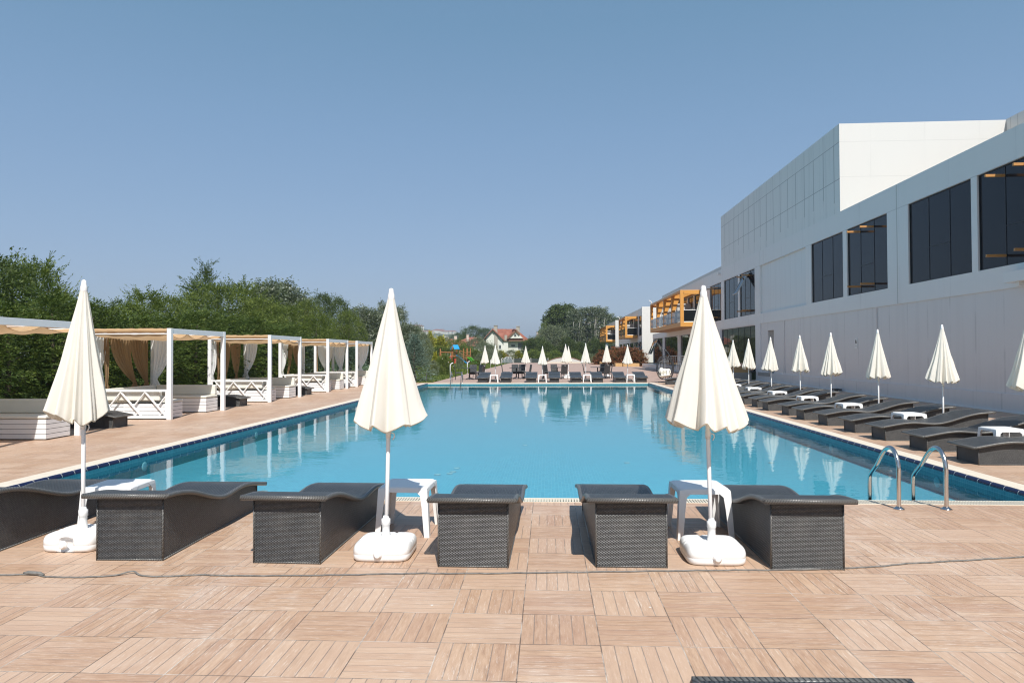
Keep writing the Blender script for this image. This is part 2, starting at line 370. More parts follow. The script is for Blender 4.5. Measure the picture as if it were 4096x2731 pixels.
# ------------------------------------------------------------------ mesh builders
class MB:
    def __init__(s): s.v = []; s.f = []; s.uv = None
    def add(s, vs, fs):
        o = len(s.v); s.v += [tuple(x) for x in vs]; s.f += [tuple(i + o for i in f) for f in fs]; return s
    def box(s, x0, x1, y0, y1, z0, z1, rot=None, about=None):
        vs = [Vector((x, y, z)) for z in (z0, z1) for y in (y0, y1) for x in (x0, x1)]
        if rot is not None:
            c = Vector(about) if about is not None else Vector(((x0 + x1) / 2, (y0 + y1) / 2, (z0 + z1) / 2))
            vs = [c + rot @ (v - c) for v in vs]
        return s.add(vs, [(0, 2, 3, 1), (4, 5, 7, 6), (0, 1, 5, 4), (1, 3, 7, 5), (3, 2, 6, 7), (2, 0, 4, 6)])
    def bar(s, a, b, w, h=None, up=(0, 0, 1)):
        a = Vector(a); b = Vector(b); h = h or w; d = (b - a).normalized(); u = Vector(up)
        if abs(d.dot(u)) > .98: u = Vector((0, 1, 0))
        x = d.cross(u).normalized(); z = x.cross(d)
        vs = [p + x * sx * w / 2 + z * sz * h / 2 for p in (a, b) for sz in (-1, 1) for sx in (-1, 1)]
        return s.add(vs, [(0, 2, 3, 1), (4, 5, 7, 6), (0, 1, 5, 4), (1, 3, 7, 5), (3, 2, 6, 7), (2, 0, 4, 6)])
    def tube(s, pts, r, n=10, cap=True):
        pts = [Vector(p) for p in pts]; rs = r if isinstance(r, (list, tuple)) else [r] * len(pts)
        o = len(s.v); px = None
        for i, p in enumerate(pts):
            d = (pts[min(i + 1, len(pts) - 1)] - pts[max(i - 1, 0)]).normalized()
            if px is None: px = d.orthogonal().normalized()
            px = (px - d * px.dot(d)).normalized(); q = d.cross(px)
            for k in range(n):
                a = 2 * PI * k / n; s.v.append(tuple(p + (px * math.cos(a) + q * math.sin(a)) * rs[i]))
        for i in range(len(pts) - 1):
            for k in range(n):
                k2 = (k + 1) % n; s.f.append((o + i * n + k, o + i * n + k2, o + (i + 1) * n + k2, o + (i + 1) * n + k))
        if cap:
            s.f.append(tuple(o + k for k in range(n))[::-1]); s.f.append(tuple(o + (len(pts) - 1) * n + k for k in range(n)))
        return s
    def lathe(s, prof, n=24, c=(0, 0, 0)):
        o = len(s.v)
        for r, z in prof:
            for k in range(n):
                a = 2 * PI * k / n; s.v.append((c[0] + r * math.cos(a), c[1] + r * math.sin(a), c[2] + z))
        for i in range(len(prof) - 1):
            for k in range(n):
                k2 = (k + 1) % n; s.f.append((o + i * n + k, o + i * n + k2, o + (i + 1) * n + k2, o + (i + 1) * n + k))
        s.f.append(tuple(o + k for k in range(n))[::-1]); s.f.append(tuple(o + (len(prof) - 1) * n + k for k in range(n)))
        return s
    def grid(s, P):
        """P[i][j] points -> quads"""
        o = len(s.v); m = len(P[0])
        for row in P: s.v += [tuple(p) for p in row]
        for i in range(len(P) - 1):
            for j in range(m - 1):
                s.f.append((o + i * m + j, o + i * m + j + 1, o + (i + 1) * m + j + 1, o + (i + 1) * m + j))
        return s
    def slab(s, poly, h0, h1, axis='z'):
        """extruded polygon; poly points (a,b); axis z: (x,y), y: (x,z), x: (y,z)"""
        def mk(a, b, h): return {'z': (a, b, h), 'y': (a, h, b), 'x': (h, a, b)}[axis]
        n = len(poly); vs = [mk(a, b, h0) for a, b in poly] + [mk(a, b, h1) for a, b in poly]
        fs = [tuple(range(n))[::-1], tuple(range(n, 2 * n))] + [(i, (i + 1) % n, n + (i + 1) % n, n + i) for i in range(n)]
        return s.add(vs, fs)
    def build(s, name, mat, parent=None, smooth=False, bevel=0, uvbox=False, solid=0, seg=2, fix=True):
        me = bpy.data.meshes.new(name); me.from_pydata(s.v, [], s.f)
        if fix:
            bm = bmesh.new(); bm.from_mesh(me); bmesh.ops.recalc_face_normals(bm, faces=bm.faces); bm.to_mesh(me); bm.free()
        o = bpy.data.objects.new(name, me); col.objects.link(o)
        me.materials.append(MAT[mat] if isinstance(mat, str) else mat)
        if parent is not None: o.parent = parent
        if smooth: me.shade_smooth()
        if uvbox:
            uvl = me.uv_layers.new(name='uv')
            for p in me.polygons:
                n = p.normal; ax = max(range(3), key=lambda i: abs(n[i]))
                for li in p.loop_indices:
                    c = me.vertices[me.loops[li].vertex_index].co
                    uvl.data[li].uv = {0: (c.y, c.z), 1: (c.x, c.z), 2: (c.x, c.y)}[ax]
        if solid:
            m = o.modifiers.new('solid', 'SOLIDIFY'); m.thickness = solid; m.offset = 0
        if bevel:
            m = o.modifiers.new('bevel', 'BEVEL'); m.width = bevel; m.segments = seg; m.limit_method = 'ANGLE'; m.angle_limit = R(35)
        return o
def tag(o, label=None, cat=None, group=None, kind=None):
    if label: o['label'] = label
    if cat: o['category'] = cat
    if group: o['group'] = group
    if kind: o['kind'] = kind
    return o
def thing(name, label, cat, loc=(0, 0, 0), rz=0, group=None):
    o = bpy.data.objects.new(name, None); col.objects.link(o); o.location = loc; o.rotation_euler = (0, 0, rz); o.empty_display_size = .2
    return tag(o, label, cat, group)
KIDS = {}
def copy_tree(o, parent=None):
    c = o.copy(); col.objects.link(c)
    if parent is not None: c.parent = parent
    for ch in list(o.children): copy_tree(ch, c)
    return c
def place(proto, used, loc, rz=0, label=None, scale=None, group=None):
    o = copy_tree(proto) if used[0] else proto
    used[0] = True
    o.location = loc; o.rotation_euler = (0, 0, rz)
    if scale: o.scale = scale if isinstance(scale, tuple) else (scale,) * 3
    if label: o['label'] = label
    if group: o['group'] = group
    return o
ORD = ['first', 'second', 'third', 'fourth', 'fifth', 'sixth', 'seventh', 'eighth', 'ninth', 'tenth', 'eleventh', 'twelfth', 'thirteenth', 'fourteenth',
       'fifteenth', 'sixteenth', 'seventeenth', 'eighteenth', 'nineteenth', 'twentieth']

# ------------------------------------------------------------------ ground, deck, pool
PX0, PX1, PY0, PY1 = -6.53, 5.39, 7.77, 37.45         # water rectangle
WZ, FZ = -.10, -.34
def sheet(name, x0, x1, y0, y1, z, mat, hole=None, kind='structure'):
    m = MB()
    if hole:
        a, b, c, d = hole
        for q in ((x0, x1, y0, c), (x0, a, c, d), (b, x1, c, d), (x0, x1, d, y1)):
            m.add([(q[0], q[2], z), (q[1], q[2], z), (q[1], q[3], z), (q[0], q[3], z)], [(0, 1, 2, 3)])
    else: m.add([(x0, y0, z), (x1, y0, z), (x1, y1, z), (x0, y1, z)], [(0, 1, 2, 3)])
    return tag(m.build(name, mat), kind=kind)
HX0, HX1, HY0, HY1 = PX0 - .36, PX1 + .32, PY0 - .28, PY1 + .36   # outer edge of coping and grating
sheet('ground', -2400, 2400, -50, 4100, -.06, 'lawn', (HX0, HX1, HY0, HY1))
sheet('pool_deck', -12.6, 12.2, -8, 38.9, 0, 'deck', (HX0, HX1, HY0, HY1))
m = MB(); m.add([(-6.5, 38.9, 0), (12.2, 38.9, 0), (12.2, 123, 0), (-6.5, 123, 0)], [(0, 1, 2, 3)])
tag(m.build('far_paving', 'paver'), kind='structure')
# basin: floor and walls
m = MB(); m.add([(PX0, PY0, FZ), (PX1, PY0, FZ), (PX1, PY1, FZ), (PX0, PY1, FZ)], [(0, 1, 2, 3)])
tag(m.build('pool_floor', 'mosaic'), kind='structure')
m = MB()
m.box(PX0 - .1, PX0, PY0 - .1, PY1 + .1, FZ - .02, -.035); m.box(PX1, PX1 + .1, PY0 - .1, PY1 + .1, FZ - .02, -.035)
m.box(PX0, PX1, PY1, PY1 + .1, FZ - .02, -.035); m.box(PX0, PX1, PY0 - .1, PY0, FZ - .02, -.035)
tag(m.build('pool_wall', 'mosaic_wall_shaded'), kind='structure')
m = MB(); m.add([(PX0, PY0, WZ), (PX1, PY0, WZ), (PX1, PY1, WZ), (PX0, PY1, WZ)], [(0, 1, 2, 3)])
tag(m.build('pool_water', 'water'), kind='structure')
# coping (left, right, far) with navy bullnose
m = MB()
m.box(HX0, PX0 - .055, HY0, HY1, -.15, .004); m.box(PX1 + .055, HX1, HY0, HY1, -.15, .004)
m.box(PX0 - .055, PX1 + .055, PY1 + .03, HY1, -.15, .004)
tag(m.build('pool_coping', 'coping', bevel=.004), kind='structure')
m = MB()
for xa, sgn in ((PX0 - .055, 1), (PX1 + .055, -1)):
    prof = [(0, -.05), (.0, .010), (.02, .013), (.042, .006), (.054, -.012), (.058, -.035), (.052, -.05)]
    P = [[(xa + sgn * a, y, b) for a, b in prof] for y in (PY0 - .02, PY1 + .03)]
    m.grid(P)
tag(m.build('pool_edge_tiles', 'navy', smooth=True), kind='structure')
# overflow grating at the near edge
m = MB(); m.add([(PX0, PY0 - .28, -.07), (PX1, PY0 - .28, -.07), (PX1, PY0 - .03, -.07), (PX0, PY0 - .03, -.07)], [(0, 1, 2, 3)])
tag(m.build('overflow_channel', 'channel'), kind='structure')
g = thing('overflow_grating', 'ivory slotted overflow grating along the near edge of the pool', 'grating', (0, PY0 - .155, 0))
m = MB(); n = int((PX1 - PX0) / .030)
for i in range(n):
    x = PX0 + .01 + i * .030; m.box(x, x + .017, -.105, .105, -.03, -.004)
m.build('slats', 'grate', g)
m = MB(); m.box(PX0, PX1, .106, .155, -.12, -.012); m.box(PX0, PX1, -.125, -.106, -.07, .004); m.build('rim', 'grate', g)
for i, (x, y, z, nx) in enumerate([(PX0, 10.9, -.2, 1), (PX0, 15.2, -.2, 1), (PX1, 9.9, -.2, -1), (PX1, 13.5, -.2, -1)]):
    o = thing('pool_light', ['round white underwater lamp low on the left pool wall, nearest the camera', 'round white underwater lamp on the left pool wall, farther one',
        'round white underwater lamp on the right pool wall beside the ladder', 'round white underwater lamp on the right pool wall, farther one'][i], 'pool light', (x, y, z), 0, 'underwater pool lamps')
    m = MB(); m.lathe([(.075, 0), (.072, .006), (.05, .010), (.01, .012)], 20)
    q = m.build('lens', 'sunk_white', o, smooth=True); q.rotation_euler = (0, nx * PI / 2, 0)

for i, (px, py) in enumerate([(1750, 1897), (1799, 1893), (1812, 1886), (1827, 1871), (1056, 1963), (2508, 1850), (3085, 1850), (2100, 1780)]):
    x0_, y0_, s0_ = 0, 0, 1; d = FWD * FP + RIGHT * (px - FW / 2) - UP * (py - FH / 2); q = CAM + d * ((FZ + .006 - CH) / d.z)
    o = tag(MB().lathe([(.001, 0), (.055, 0), (.05, .006), (.001, .008)], 16).build('floor_inlet', 'sunk_white', smooth=True), 'small white round inlet on the pool floor, %s of the row from the near end' % ['first', 'second', 'third', 'fourth', 'fifth', 'sixth', 'seventh', 'eighth'][i], 'pool inlet', 'white inlets on the pool floor'); o.location = q
# ------------------------------------------------------------------ loungers
PROF = [(0, .262), (.15, .290), (.30, .320), (.45, .340), (.58, .347), (.72, .336), (.86, .322), (1.00, .325), (1.12, .350), (1.25, .388), (1.38, .430), (1.52, .475), (1.68, .508), (1.82, .523), (1.96, .530)]
def pz(s):
    for (a, za), (b, zb) in zip(PROF, PROF[1:]):
        if s <= b:
            t = (s - a) / (b - a); return za + (zb - za) * t
    return PROF[-1][1]
def smoothprof(n=44):
    ss = [1.96 * i / (n - 1) for i in range(n)]; zs = [pz(s) for s in ss]
    for _ in range(3): zs = [zs[0]] + [(zs[i - 1] + 2 * zs[i] + zs[i + 1]) / 4 for i in range(1, n - 1)] + [zs[-1]]
    return list(zip(ss, zs))
SP = smoothprof()
def make_lounger():
    root = thing('sun_lounger', 'black wicker sun lounger', 'sun lounger', group='black wicker sun loungers')
    W = .33; th = .034
    # top: woven sheet following the wave, with UV along its length
    me = bpy.data.meshes.new('seat'); vs = []; fs = []; uvs = []
    arc = [0]
    for (a, b) in zip(SP, SP[1:]): arc.append(arc[-1] + math.hypot(b[0] - a[0], b[1] - a[1]))
    nx = 2; N = len(SP)
    ring = [(-W + .012, 0), (W - .012, 0), (W - .012, -th), (-W + .012, -th)]
    for i, (s_, z) in enumerate(SP):
        for (x, dz) in ring: vs.append((x, s_, z + dz))
    for i in range(N - 1):
        for k in range(4):
            k2 = (k + 1) % 4; fs.append((i * 4 + k, i * 4 + k2, (i + 1) * 4 + k2, (i + 1) * 4 + k))
    fs.append((3, 2, 1, 0)); fs.append(tuple((N - 1) * 4 + k for k in range(4)))
    me.from_pydata(vs, [], fs); me.materials.append(MAT['wicker_top']); uvl = me.uv_layers.new(name='uv')
    for p in me.polygons:
        for li in p.loop_indices:
            vi = me.loops[li].vertex_index; c = me.vertices[vi].co; uvl.data[li].uv = (arc[vi // 4], c.x if abs(p.normal.x) < .7 else c.z)
    o = bpy.data.objects.new('seat', me); col.objects.link(o); o.parent = root
    # bound edge all round
    m = MB(); e = .017; zc = -th / 2 + .002
    path = [(-W + .01, s_, z + zc) for s_, z in SP] + [(W - .01, s_, z + zc) for s_, z in reversed(SP)]
    o1 = MB().tube([(-W + .01, s_, z + zc) for s_, z in SP], .0195, 8)
    o1.tube([(W - .01, s_, z + zc) for s_, z in SP], .0195, 8)
    o1.tube([(-W, SP[-1][0], SP[-1][1] + zc), (W, SP[-1][0], SP[-1][1] + zc)], .0205, 8)
    o1.tube([(-W, SP[0][0], SP[0][1] + zc), (W, SP[0][0], SP[0][1] + zc)], .0205, 8)
    b = o1.build('edge_binding', 'binding', root, smooth=True, uvbox=True)
    # woven box base following the wave
    m = MB(); w2 = .262; s0, s1 = .085, 1.885
    cols = [(s_, z - th + .002) for s_, z in SP if s0 < s_ < s1]
    cols = [(s0, pz(s0) - th)] + cols + [(s1, pz(s1) - th)]
    for x in (-w2, w2):
        m.grid([[(x, s_, .0) for s_, z in cols], [(x, s_, z) for s_, z in cols]])
    for s_, z in (cols[0], cols[-1]):
        m.add([(-w2, s_, 0), (w2, s_, 0), (w2, s_, z), (-w2, s_, z)], [(0, 1, 2, 3)])
    m.build('base', 'wicker', root, uvbox=True, fix=True)
    m = MB()
    for x in (-w2, w2):
        for s_, z in (cols[0], cols[-1]): m.tube([(x, s_, .0), (x, s_, z)], .007, 6)
    for s_ in (s0, s1): m.tube([(-w2, s_, .008), (w2, s_, .008)], .008, 6)
    for x in (-w2, w2): m.tube([(x, s0, .008), (x, s1, .008)], .008, 6)
    m.build('base_trim', 'binding', root, smooth=True, uvbox=True)
    return root
LG = make_lounger(); lu = [False]
# origin = foot end, +Y towards the head
# front row: head towards the camera
front = [(-4.75, 'black wicker lounger cut off at the left edge, left of the first front umbrella'),
         (-3.265, 'black wicker lounger right of the leftmost front umbrella, partly hiding its white foot'),
         (-2.005, 'black wicker lounger in the front row just left of the middle front umbrella'),
         (-.565, 'black wicker lounger just right of the middle front umbrella and its white table'),
         (.62, 'black wicker lounger in the front row just left of the front umbrella nearest the ladder'),
         (1.91, 'black wicker lounger at the right end of the front row')]
for i, (x, lb) in enumerate(front):
    rz = PI + R([1.2, .8, -1.3, -.6, .3, -.2][i])
    s_ = Vector((x, 5.23 + [.12, .03, 0, -.04, 0, .0][i], 0))
    o = place(LG, lu, (s_.x + math.sin(rz - PI) * -1.9, s_.y + 1.885, 0), rz, lb)
lrow = [10.38, 11.70, 13.11, 14.36, 15.70, 17.00, 18.20, 19.70, 20.87, 22.1, 23.25, 24.45, 25.7, 26.95, 28.2, 29.4, 31.2, 33.2, 35.95]
for i, y in enumerate(lrow):
    rz = -PI / 2 + R(random.uniform(-1.2, 1.2))
    place(LG, lu, (6.02 + random.uniform(-.03, .04), y, 0), rz, 'black wicker lounger in the row along the white wall, %s counting from the ladder' % ORD[i])
frow = [-3.64, -2.35, -.925, .375, 1.60, 2.80, 4.03, 5.21]
for i, x in enumerate(frow):
    place(LG, lu, (x, 38.45, 0), R(random.uniform(-1, 1)), 'dark wicker lounger across the far end of the pool, %s from the left' % ORD[i])
for i, (y, lb) in enumerate([(14.99, 'black wicker lounger on the left deck between the first and second cabanas'),
                             (21.25, 'black wicker lounger on the left deck between the second and third cabanas'),
                             (27.25, 'black wicker lounger on the left deck between the third and fourth cabanas')]):
    place(LG, lu, (-9.46, y, 0), PI / 2, lb)
place(LG, lu, (.85, .215, 0), R(1.2), 'black wicker lounger end blurred at the bottom edge, nearest the camera', 1.05)

# ------------------------------------------------------------------ plastic side tables
def make_table():
    root = thing('side_table', 'white plastic side table', 'table', group='white plastic side tables')
    zt = .43; a = .205
    m = MB(); n = 4
    def rr(h, z, r=.045):
        pts = []
        for cx, cy, a0 in ((h - r, h - r, 0), (-h + r, h - r, 90), (-h + r, -h + r, 180), (h - r, -h + r, 270)):
            for k in range(5):
                t = R(a0 + 90 * k / 4); pts.append((cx + r * math.cos(t), cy + r * math.sin(t), z))
        return pts
    rings = [rr(a - .02, zt - .004, .04), rr(a, zt, .045), rr(a + .008, zt - .008, .05), rr(a + .012, zt - .045, .05)]
    k = len(rings[0])
    for rg in rings: m.v += rg
    for i in range(3):
        for j in range(k): m.f.append((i * k + j, i * k + (j + 1) % k, (i + 1) * k + (j + 1) % k, (i + 1) * k + j))
    m.f.append(tuple(range(k)))
    m.build('tabletop', 'white_plastic', root, smooth=False, solid=.006, bevel=.004)
    for sx in (-1, 1):
        for sy in (-1, 1):
            m = MB(); L = []
            # angle-section leg that splays outwards and widens at the top
            for z, off, wd in ((0, .240, .042), (.03, .238, .044), (.25, .225, .052), (.36, .219, .062), (.395, .217, .10), (.42, .213, .13)):
                c = off
                L.append([(sx * (c - wd), sy * c, z), (sx * c, sy * c, z), (sx * c, sy * (c - wd), z)])
            m.grid(L); m.build('leg', 'white_plastic', root, solid=.009)
    return root
TB = make_table(); tu = [False]
for x, y, rz, lb in [(-3.92, 6.15, 4, 'white plastic side table behind the leftmost front umbrella pole, beside the dark lounger'),
                     (-1.27, 6.25, -2, 'white plastic side table behind the middle front umbrella, half in its shadow'),
                     (1.34, 6.25, 2, 'white plastic side table behind the right front umbrella between two loungers')]:
    place(TB, tu, (x, y, 0), R(rz), lb)
for i, (x, y) in enumerate([(6.98, 11.03), (6.96, 13.73), (6.94, 16.35), (6.96, 18.95), (6.98, 21.45), (6.97, 23.85), (6.97, 26.3), (6.97, 28.8)]):
    place(TB, tu, (x, y, 0), R(random.uniform(-4, 4)), 'white plastic side table between the wall-side loungers, %s counting from the ladder' % ORD[i])
for i, x in enumerate([-3.0, -.29, 2.2, 4.6]):
    place(TB, tu, (x, 38.75, 0), 0, 'white plastic side table between loungers at the far pool end, %s from the left' % ORD[i])

# ------------------------------------------------------------------ closed umbrellas
def make_umbrella(seed, lean=(0, 0), Rb=.30, ecc=(0, 0), nf=9, base='white', Ht=2.13, big=0., handle=False):
    rnd = random.Random(seed)
    root = thing('parasol', 'closed cream parasol', 'umbrella', group='closed cream umbrellas')
    N = 168; rows = 26; zt = Ht - .07; Lc = 1.03
    ph = [rnd.uniform(-.35, .35) for _ in range(nf)]; am = [rnd.uniform(.55, 1.15) for _ in range(nf)]; rr = [rnd.uniform(.88, 1.1) for _ in range(nf)]
    tw = rnd.uniform(-.5, .5)
    wid = [rnd.uniform(.55, 1.6) for _ in range(nf)]; edg = [0]
    for q_ in wid: edg.append(edg[-1] + q_ / sum(wid))
    hz_ = [rnd.uniform(-.022, .022) for _ in range(nf)]; lump_ = [rnd.uniform(0, 6.28) for _ in range(3)]
    P = []
    for i in range(rows + 1):
        t = i / rows; row = []
        Rr = .026 + (Rb - .026) * (t ** 1.08)
        for k in range(N + 1):
            th = 2 * PI * (k % N) / N
            v_ = (th / (2 * PI) + tw * t * .05) % 1.0
            fi = max(i_ for i_ in range(nf) if edg[i_] <= v_); fr = (v_ - edg[fi]) / (edg[fi + 1] - edg[fi]); u = fi + fr
            # ridge at fr=0/1, fold at middle (offset)
            cpos = .5 + ph[fi] * .5
            x_ = fr / cpos if fr < cpos else (1 - fr) / (1 - cpos)
            s_ = math.sin(x_ * PI / 2) ** 1.15
            r1 = rr[fi] * (1 - fr) + rr[(fi + 1) % nf] * fr
            dep = (.11 + .24 * t) * am[fi] * min(1.25, .55 + .5 * wid[fi])
            second = .05 * math.sin(u * 2 * PI * 2 + seed) * t
            r = Rr * (1 + (r1 - 1) * t) * (1 - dep * s_ + second)
            r *= 1 + .035 * math.sin(t * 5 + lump_[0] + 2 * th) * t + .03 * math.sin(t * 9 + lump_[1] + 3 * th) * t * (1 - t) * 3
            e = 1 + big * t * math.cos(th - .3)
            x = r * math.cos(th) * e + ecc[0] * t; y = r * math.sin(th) + ecc[1] * t
            hyp = math.hypot(r, 0)
            z = zt - t * math.sqrt(max(.01, Lc * Lc - r * r)) - .02 * t * math.sin(th * 2 + seed) - .035 * t * s_ + t * t * (hz_[fi] * (1 - fr) + hz_[(fi + 1) % nf] * fr)
            row.append((x + lean[0] * z, y + lean[1] * z, z))
        P.append(row)
    c = MB().grid(P).build('canopy', 'canvas', root, smooth=True, fix=False)
    # hem: fabric turned inwards at the bottom
    last = P[-1]; H = [last, [(x * .97, y * .97, z - .012) for x, y, z in last], [(x * .80, y * .80, z + .03) for x, y, z in last]]
    MB().grid(H).build('hem', 'canvas', root, smooth=True, fix=False)
    q = MB().lathe([(.027, -.005), (.029, .0), (.027, .035), (.020, .06), (.017, .085), (.006, .092)], 16).build('finial', 'white_plastic', root, smooth=True)
    q.location = (lean[0] * (Ht - .08), lean[1] * (Ht - .08), Ht - .09)
    MB().tube([(0, 0, .12), (lean[0] * .6, lean[1] * .6, .6), (lean[0] * (Ht - .1), lean[1] * (Ht - .1), Ht - .1)], .0165, 12).build('pole', 'pole', root, smooth=True)
    m = MB(); m.tube([(0, 0, .93), (0, 0, .99)], .021, 12); m.tube([(.02, 0, .97), (.045, 0, .965), (.05, 0, .94), (.035, 0, .915)], .005, 6)
    k = m.build('pin_collar', 'white_plastic', root, smooth=True); k.location = (lean[0] * .95, lean[1] * .95, 0)
    bm_ = 'white_plastic' if base == 'white' else 'dark_plastic'
    b = stand_mesh(handle).build('water_base', bm_, root, smooth=True)
    m = MB(); m.lathe([(.055, .118), (.036, .135), (.030, .19), (.030, .235), (.036, .24), (.036, .285), (.026, .29), (.020, .31)], 18)
    m.build('socket', bm_, b, smooth=True)
    q = MB().lathe([(.034, 0), (.034, .012), (.024, .014), (.022, .03), (.018, .032)], 14).build('filler_cap', bm_, b, smooth=True)
    q.rotation_euler = (PI / 2, 0, 0); q.location = (-.01, -.222, .062)
    return root
def stand_mesh(handle=False):
    """rounded square water-filled foot, bulging sides, moulded grooves between four pads"""
    prof = [(.05, .0), (.86, .0), (.95, .006), (.99, .022), (1., .05), (.995, .052), (.995, .056), (1., .058), (1., .085), (.98, .105), (.94, .120), (.89, .128)] + [(.85 - .05 * k, .130 + .0004 * k) for k in range(16)]
    P = []; n = 128; h = .225
    for f, z in prof:
        row = []
        for k in range(n + 1):
            a = 2 * PI * k / n; c, s_ = math.cos(a), math.sin(a); e = 5.5
            q = (abs(c) ** e + abs(s_) ** e) ** (-1 / e); x, y = h * f * q * c, h * f * q * s_; zz = z
            if z > .118:
                for d in (abs(abs(x) - .045) if abs(y) > .07 else 1, abs(abs(y) - .03) if abs(x) > .07 else 1, abs(math.hypot(x, y) - .075)): zz -= .010 * math.exp(-(d / .009) ** 2)
            if handle and y < 0 and .02 < z < .12: y += .055 * math.exp(-(x / .06) ** 4) * (1 if z < .1 else .6)
            row.append((x, y, zz))
        P.append(row)
    return MB().grid(P)
U1 = make_umbrella(3, lean=(-.004, 0), Rb=.240, nf=13, ecc=(-.045, 0), handle=True)
U1.location = (-3.92, 5.66, 0); U1.scale = (1, 1, 1.052); U1['label'] = 'closed cream parasol in front at the left, before the white cabanas'
U2 = make_umbrella(11, lean=(.022, 0), Rb=.315, nf=8, ecc=(-.035, 0), big=.06)
U2.location = (-1.30, 5.50, 0); U2['label'] = 'closed cream parasol with broad loose folds, middle one of the three in front'
U3 = make_umbrella(23, lean=(-.022, 0), Rb=.335, nf=11, ecc=(-.01, 0))
U3.location = (1.275, 5.50, 0); U3['label'] = 'large closed cream parasol in front at the right, before the orange balconies'
protos = [make_umbrella(31, lean=(.0, 0), Rb=.295, nf=12), make_umbrella(42, lean=(.01, 0), Rb=.29, nf=10, ecc=(.03, 0), big=.05), make_umbrella(55, lean=(-.006, 0), Rb=.29, nf=13),
          make_umbrella(68, lean=(.004, 0), Rb=.30, nf=11, base='dark'), make_umbrella(70, lean=(-.012, 0), Rb=.285, nf=12, base='dark')]
pu = [[False] for _ in protos]
for i, (x, y, k) in enumerate([(7.44, 11.08, 2), (7.62, 13.75, 0), (7.62, 16.35, 1), (7.53, 18.8, 2), (7.66, 21.4, 0), (7.60, 23.9, 1), (7.58, 26.5, 2), (7.62, 28.8, 0)]):
    place(protos[k], pu[k], (x, y, 0), R(37 * i), 'closed cream parasol standing against the white wall, %s counting from the right edge' % ORD[i])
for i, (x, y, k, s_, lb) in enumerate([(-3.95, 43.6, 0, 1.0, 'closed cream parasol beside the leftmost dining set beyond the far pool end'),
        (-3.02, 39.9, 3, .99, 'closed cream parasol at the far pool end right of the leftmost lounger'),
        (-1.40, 44.6, 4, .985, 'closed cream parasol behind the second dining set beyond the far pool end'),
        (-.30, 39.8, 4, .955, 'leaning closed cream parasol at the far pool end between the third and fourth loungers'),
        (1.20, 44.9, 1, 1.04, 'closed cream parasol on a white foot beside the third dining set'),
        (1.50, 49.5, 2, 1.0, 'closed cream parasol farthest back, half hidden behind another one'),
        (2.20, 39.98, 3, 1.03, 'closed cream parasol at the far pool end between the fifth and sixth loungers'),
        (3.80, 45.0, 0, 1.01, 'closed cream parasol on a white foot beside the rightmost dining set'),
        (4.08, 47.2, 2, 1.0, 'closed cream parasol half hidden behind the one at the rightmost dining set'),
        (4.60, 39.99, 4, .985, 'closed cream parasol at the far pool end before the red hedge')]):
    place(protos[k], pu[k], (x, y, 0), R(50 * i), lb, s_)

# ------------------------------------------------------------------ ladders
def ladder(name, label, x0, x1, prof, flange_y, sgn, rot=False):
    root = thing(name, label, 'pool ladder', (x0, flange_y, 0))
    for x in (0, x1 - x0):
        q = MB().tube([(x, y, z) for y, z in prof], .0215, 16).build('handrail', 'steel', root, smooth=True)
        MB().lathe([(.055, 0), (.052, .010), (.036, .018), (.024, .03)], 20, (x, prof[0][0], 0)).build('flange', 'steel', q, smooth=True)
    for k in range(2):
        MB().box(0, x1 - x0, prof[-1][0] - .03, prof[-1][0] + .03, -.20 - k * .08, -.185 - k * .08).build('step', 'steel', root, bevel=.005)
    return root
def bez(pts, n=6):
    out = []
    P_ = [Vector((0, a, b)) for a, b in pts]
    for i in range(len(P_) - 1):
        p0 = P_[max(0, i - 1)]; p1 = P_[i]; p2 = P_[i + 1]; p3 = P_[min(len(P_) - 1, i + 2)]
        for k in range(n):
            t = k / n
            v = .5 * ((2 * p1) + (-p0 + p2) * t + (2 * p0 - 5 * p1 + 4 * p2 - p3) * t * t + (-p0 + 3 * p1 - 3 * p2 + p3) * t ** 3)
            out.append((v.y, v.z))
    out.append(pts[-1]); return out
prof = [(0, 0), (0, .25), (.0, .43), (.03, .52), (.09, .585), (.17, .605), (.26, .575), (.35, .50), (.46, .385), (.60, .265), (.635, .18), (.64, .02), (.64, -.30)]
ladder('pool_ladder', 'pair of polished steel ladder rails at the near right corner of the pool', 3.575, 4.045, bez(prof), 7.27, 1)
ladder('pool_ladder', 'pair of steel ladder rails at the far left corner of the pool', -5.27, -4.70, [(-a, b) for a, b in bez(prof)], 37.95, -1)

# ------------------------------------------------------------------ cable across the deck
pts = [(-6.5, 4.95), (-5.2, 4.87), (-4.3, 4.9), (-3.99, 4.86), (-3.75, 4.88), (-3.57, 4.83), (-3.2, 4.86), (-3.05, 4.94), (-2.88, 4.87), (-2.49, 4.92), (-2.25, 4.91), (-1.58, 4.95), (-1.01, 5.01), (-.5, 5.03), (.01, 5.07),
       (.6, 5.12), (1.23, 5.17), (1.84, 5.205), (2.15, 5.255), (2.43, 5.30), (2.68, 5.38), (3.2, 5.49), (3.7, 5.6), (4.8, 5.85), (6.5, 6.1), (9.0, 6.2)]
cp = bez(pts, 9); cp = [(x, y + .004 * math.sin(x * 19) + .003 * math.sin(x * 47), .007 + .014 * math.exp(-((x + 3.04) / .06) ** 2)) for x, y in cp]
tag(MB().tube(cp, .0058, 8).build('cable', 'cable', smooth=True), 'dusty black cable lying across the deck in front of the loungers', 'cable')
o = tag(MB().tube([(-3.83, 4.885, .016), (-3.79, 4.878, .02), (-3.70, 4.87, .02), (-3.66, 4.862, .012)], [.007, .014, .013, .007], 8).build('cable_joint', 'cable', smooth=True),
        'taped black lump joining the dusty cable at the left', 'cable joint')

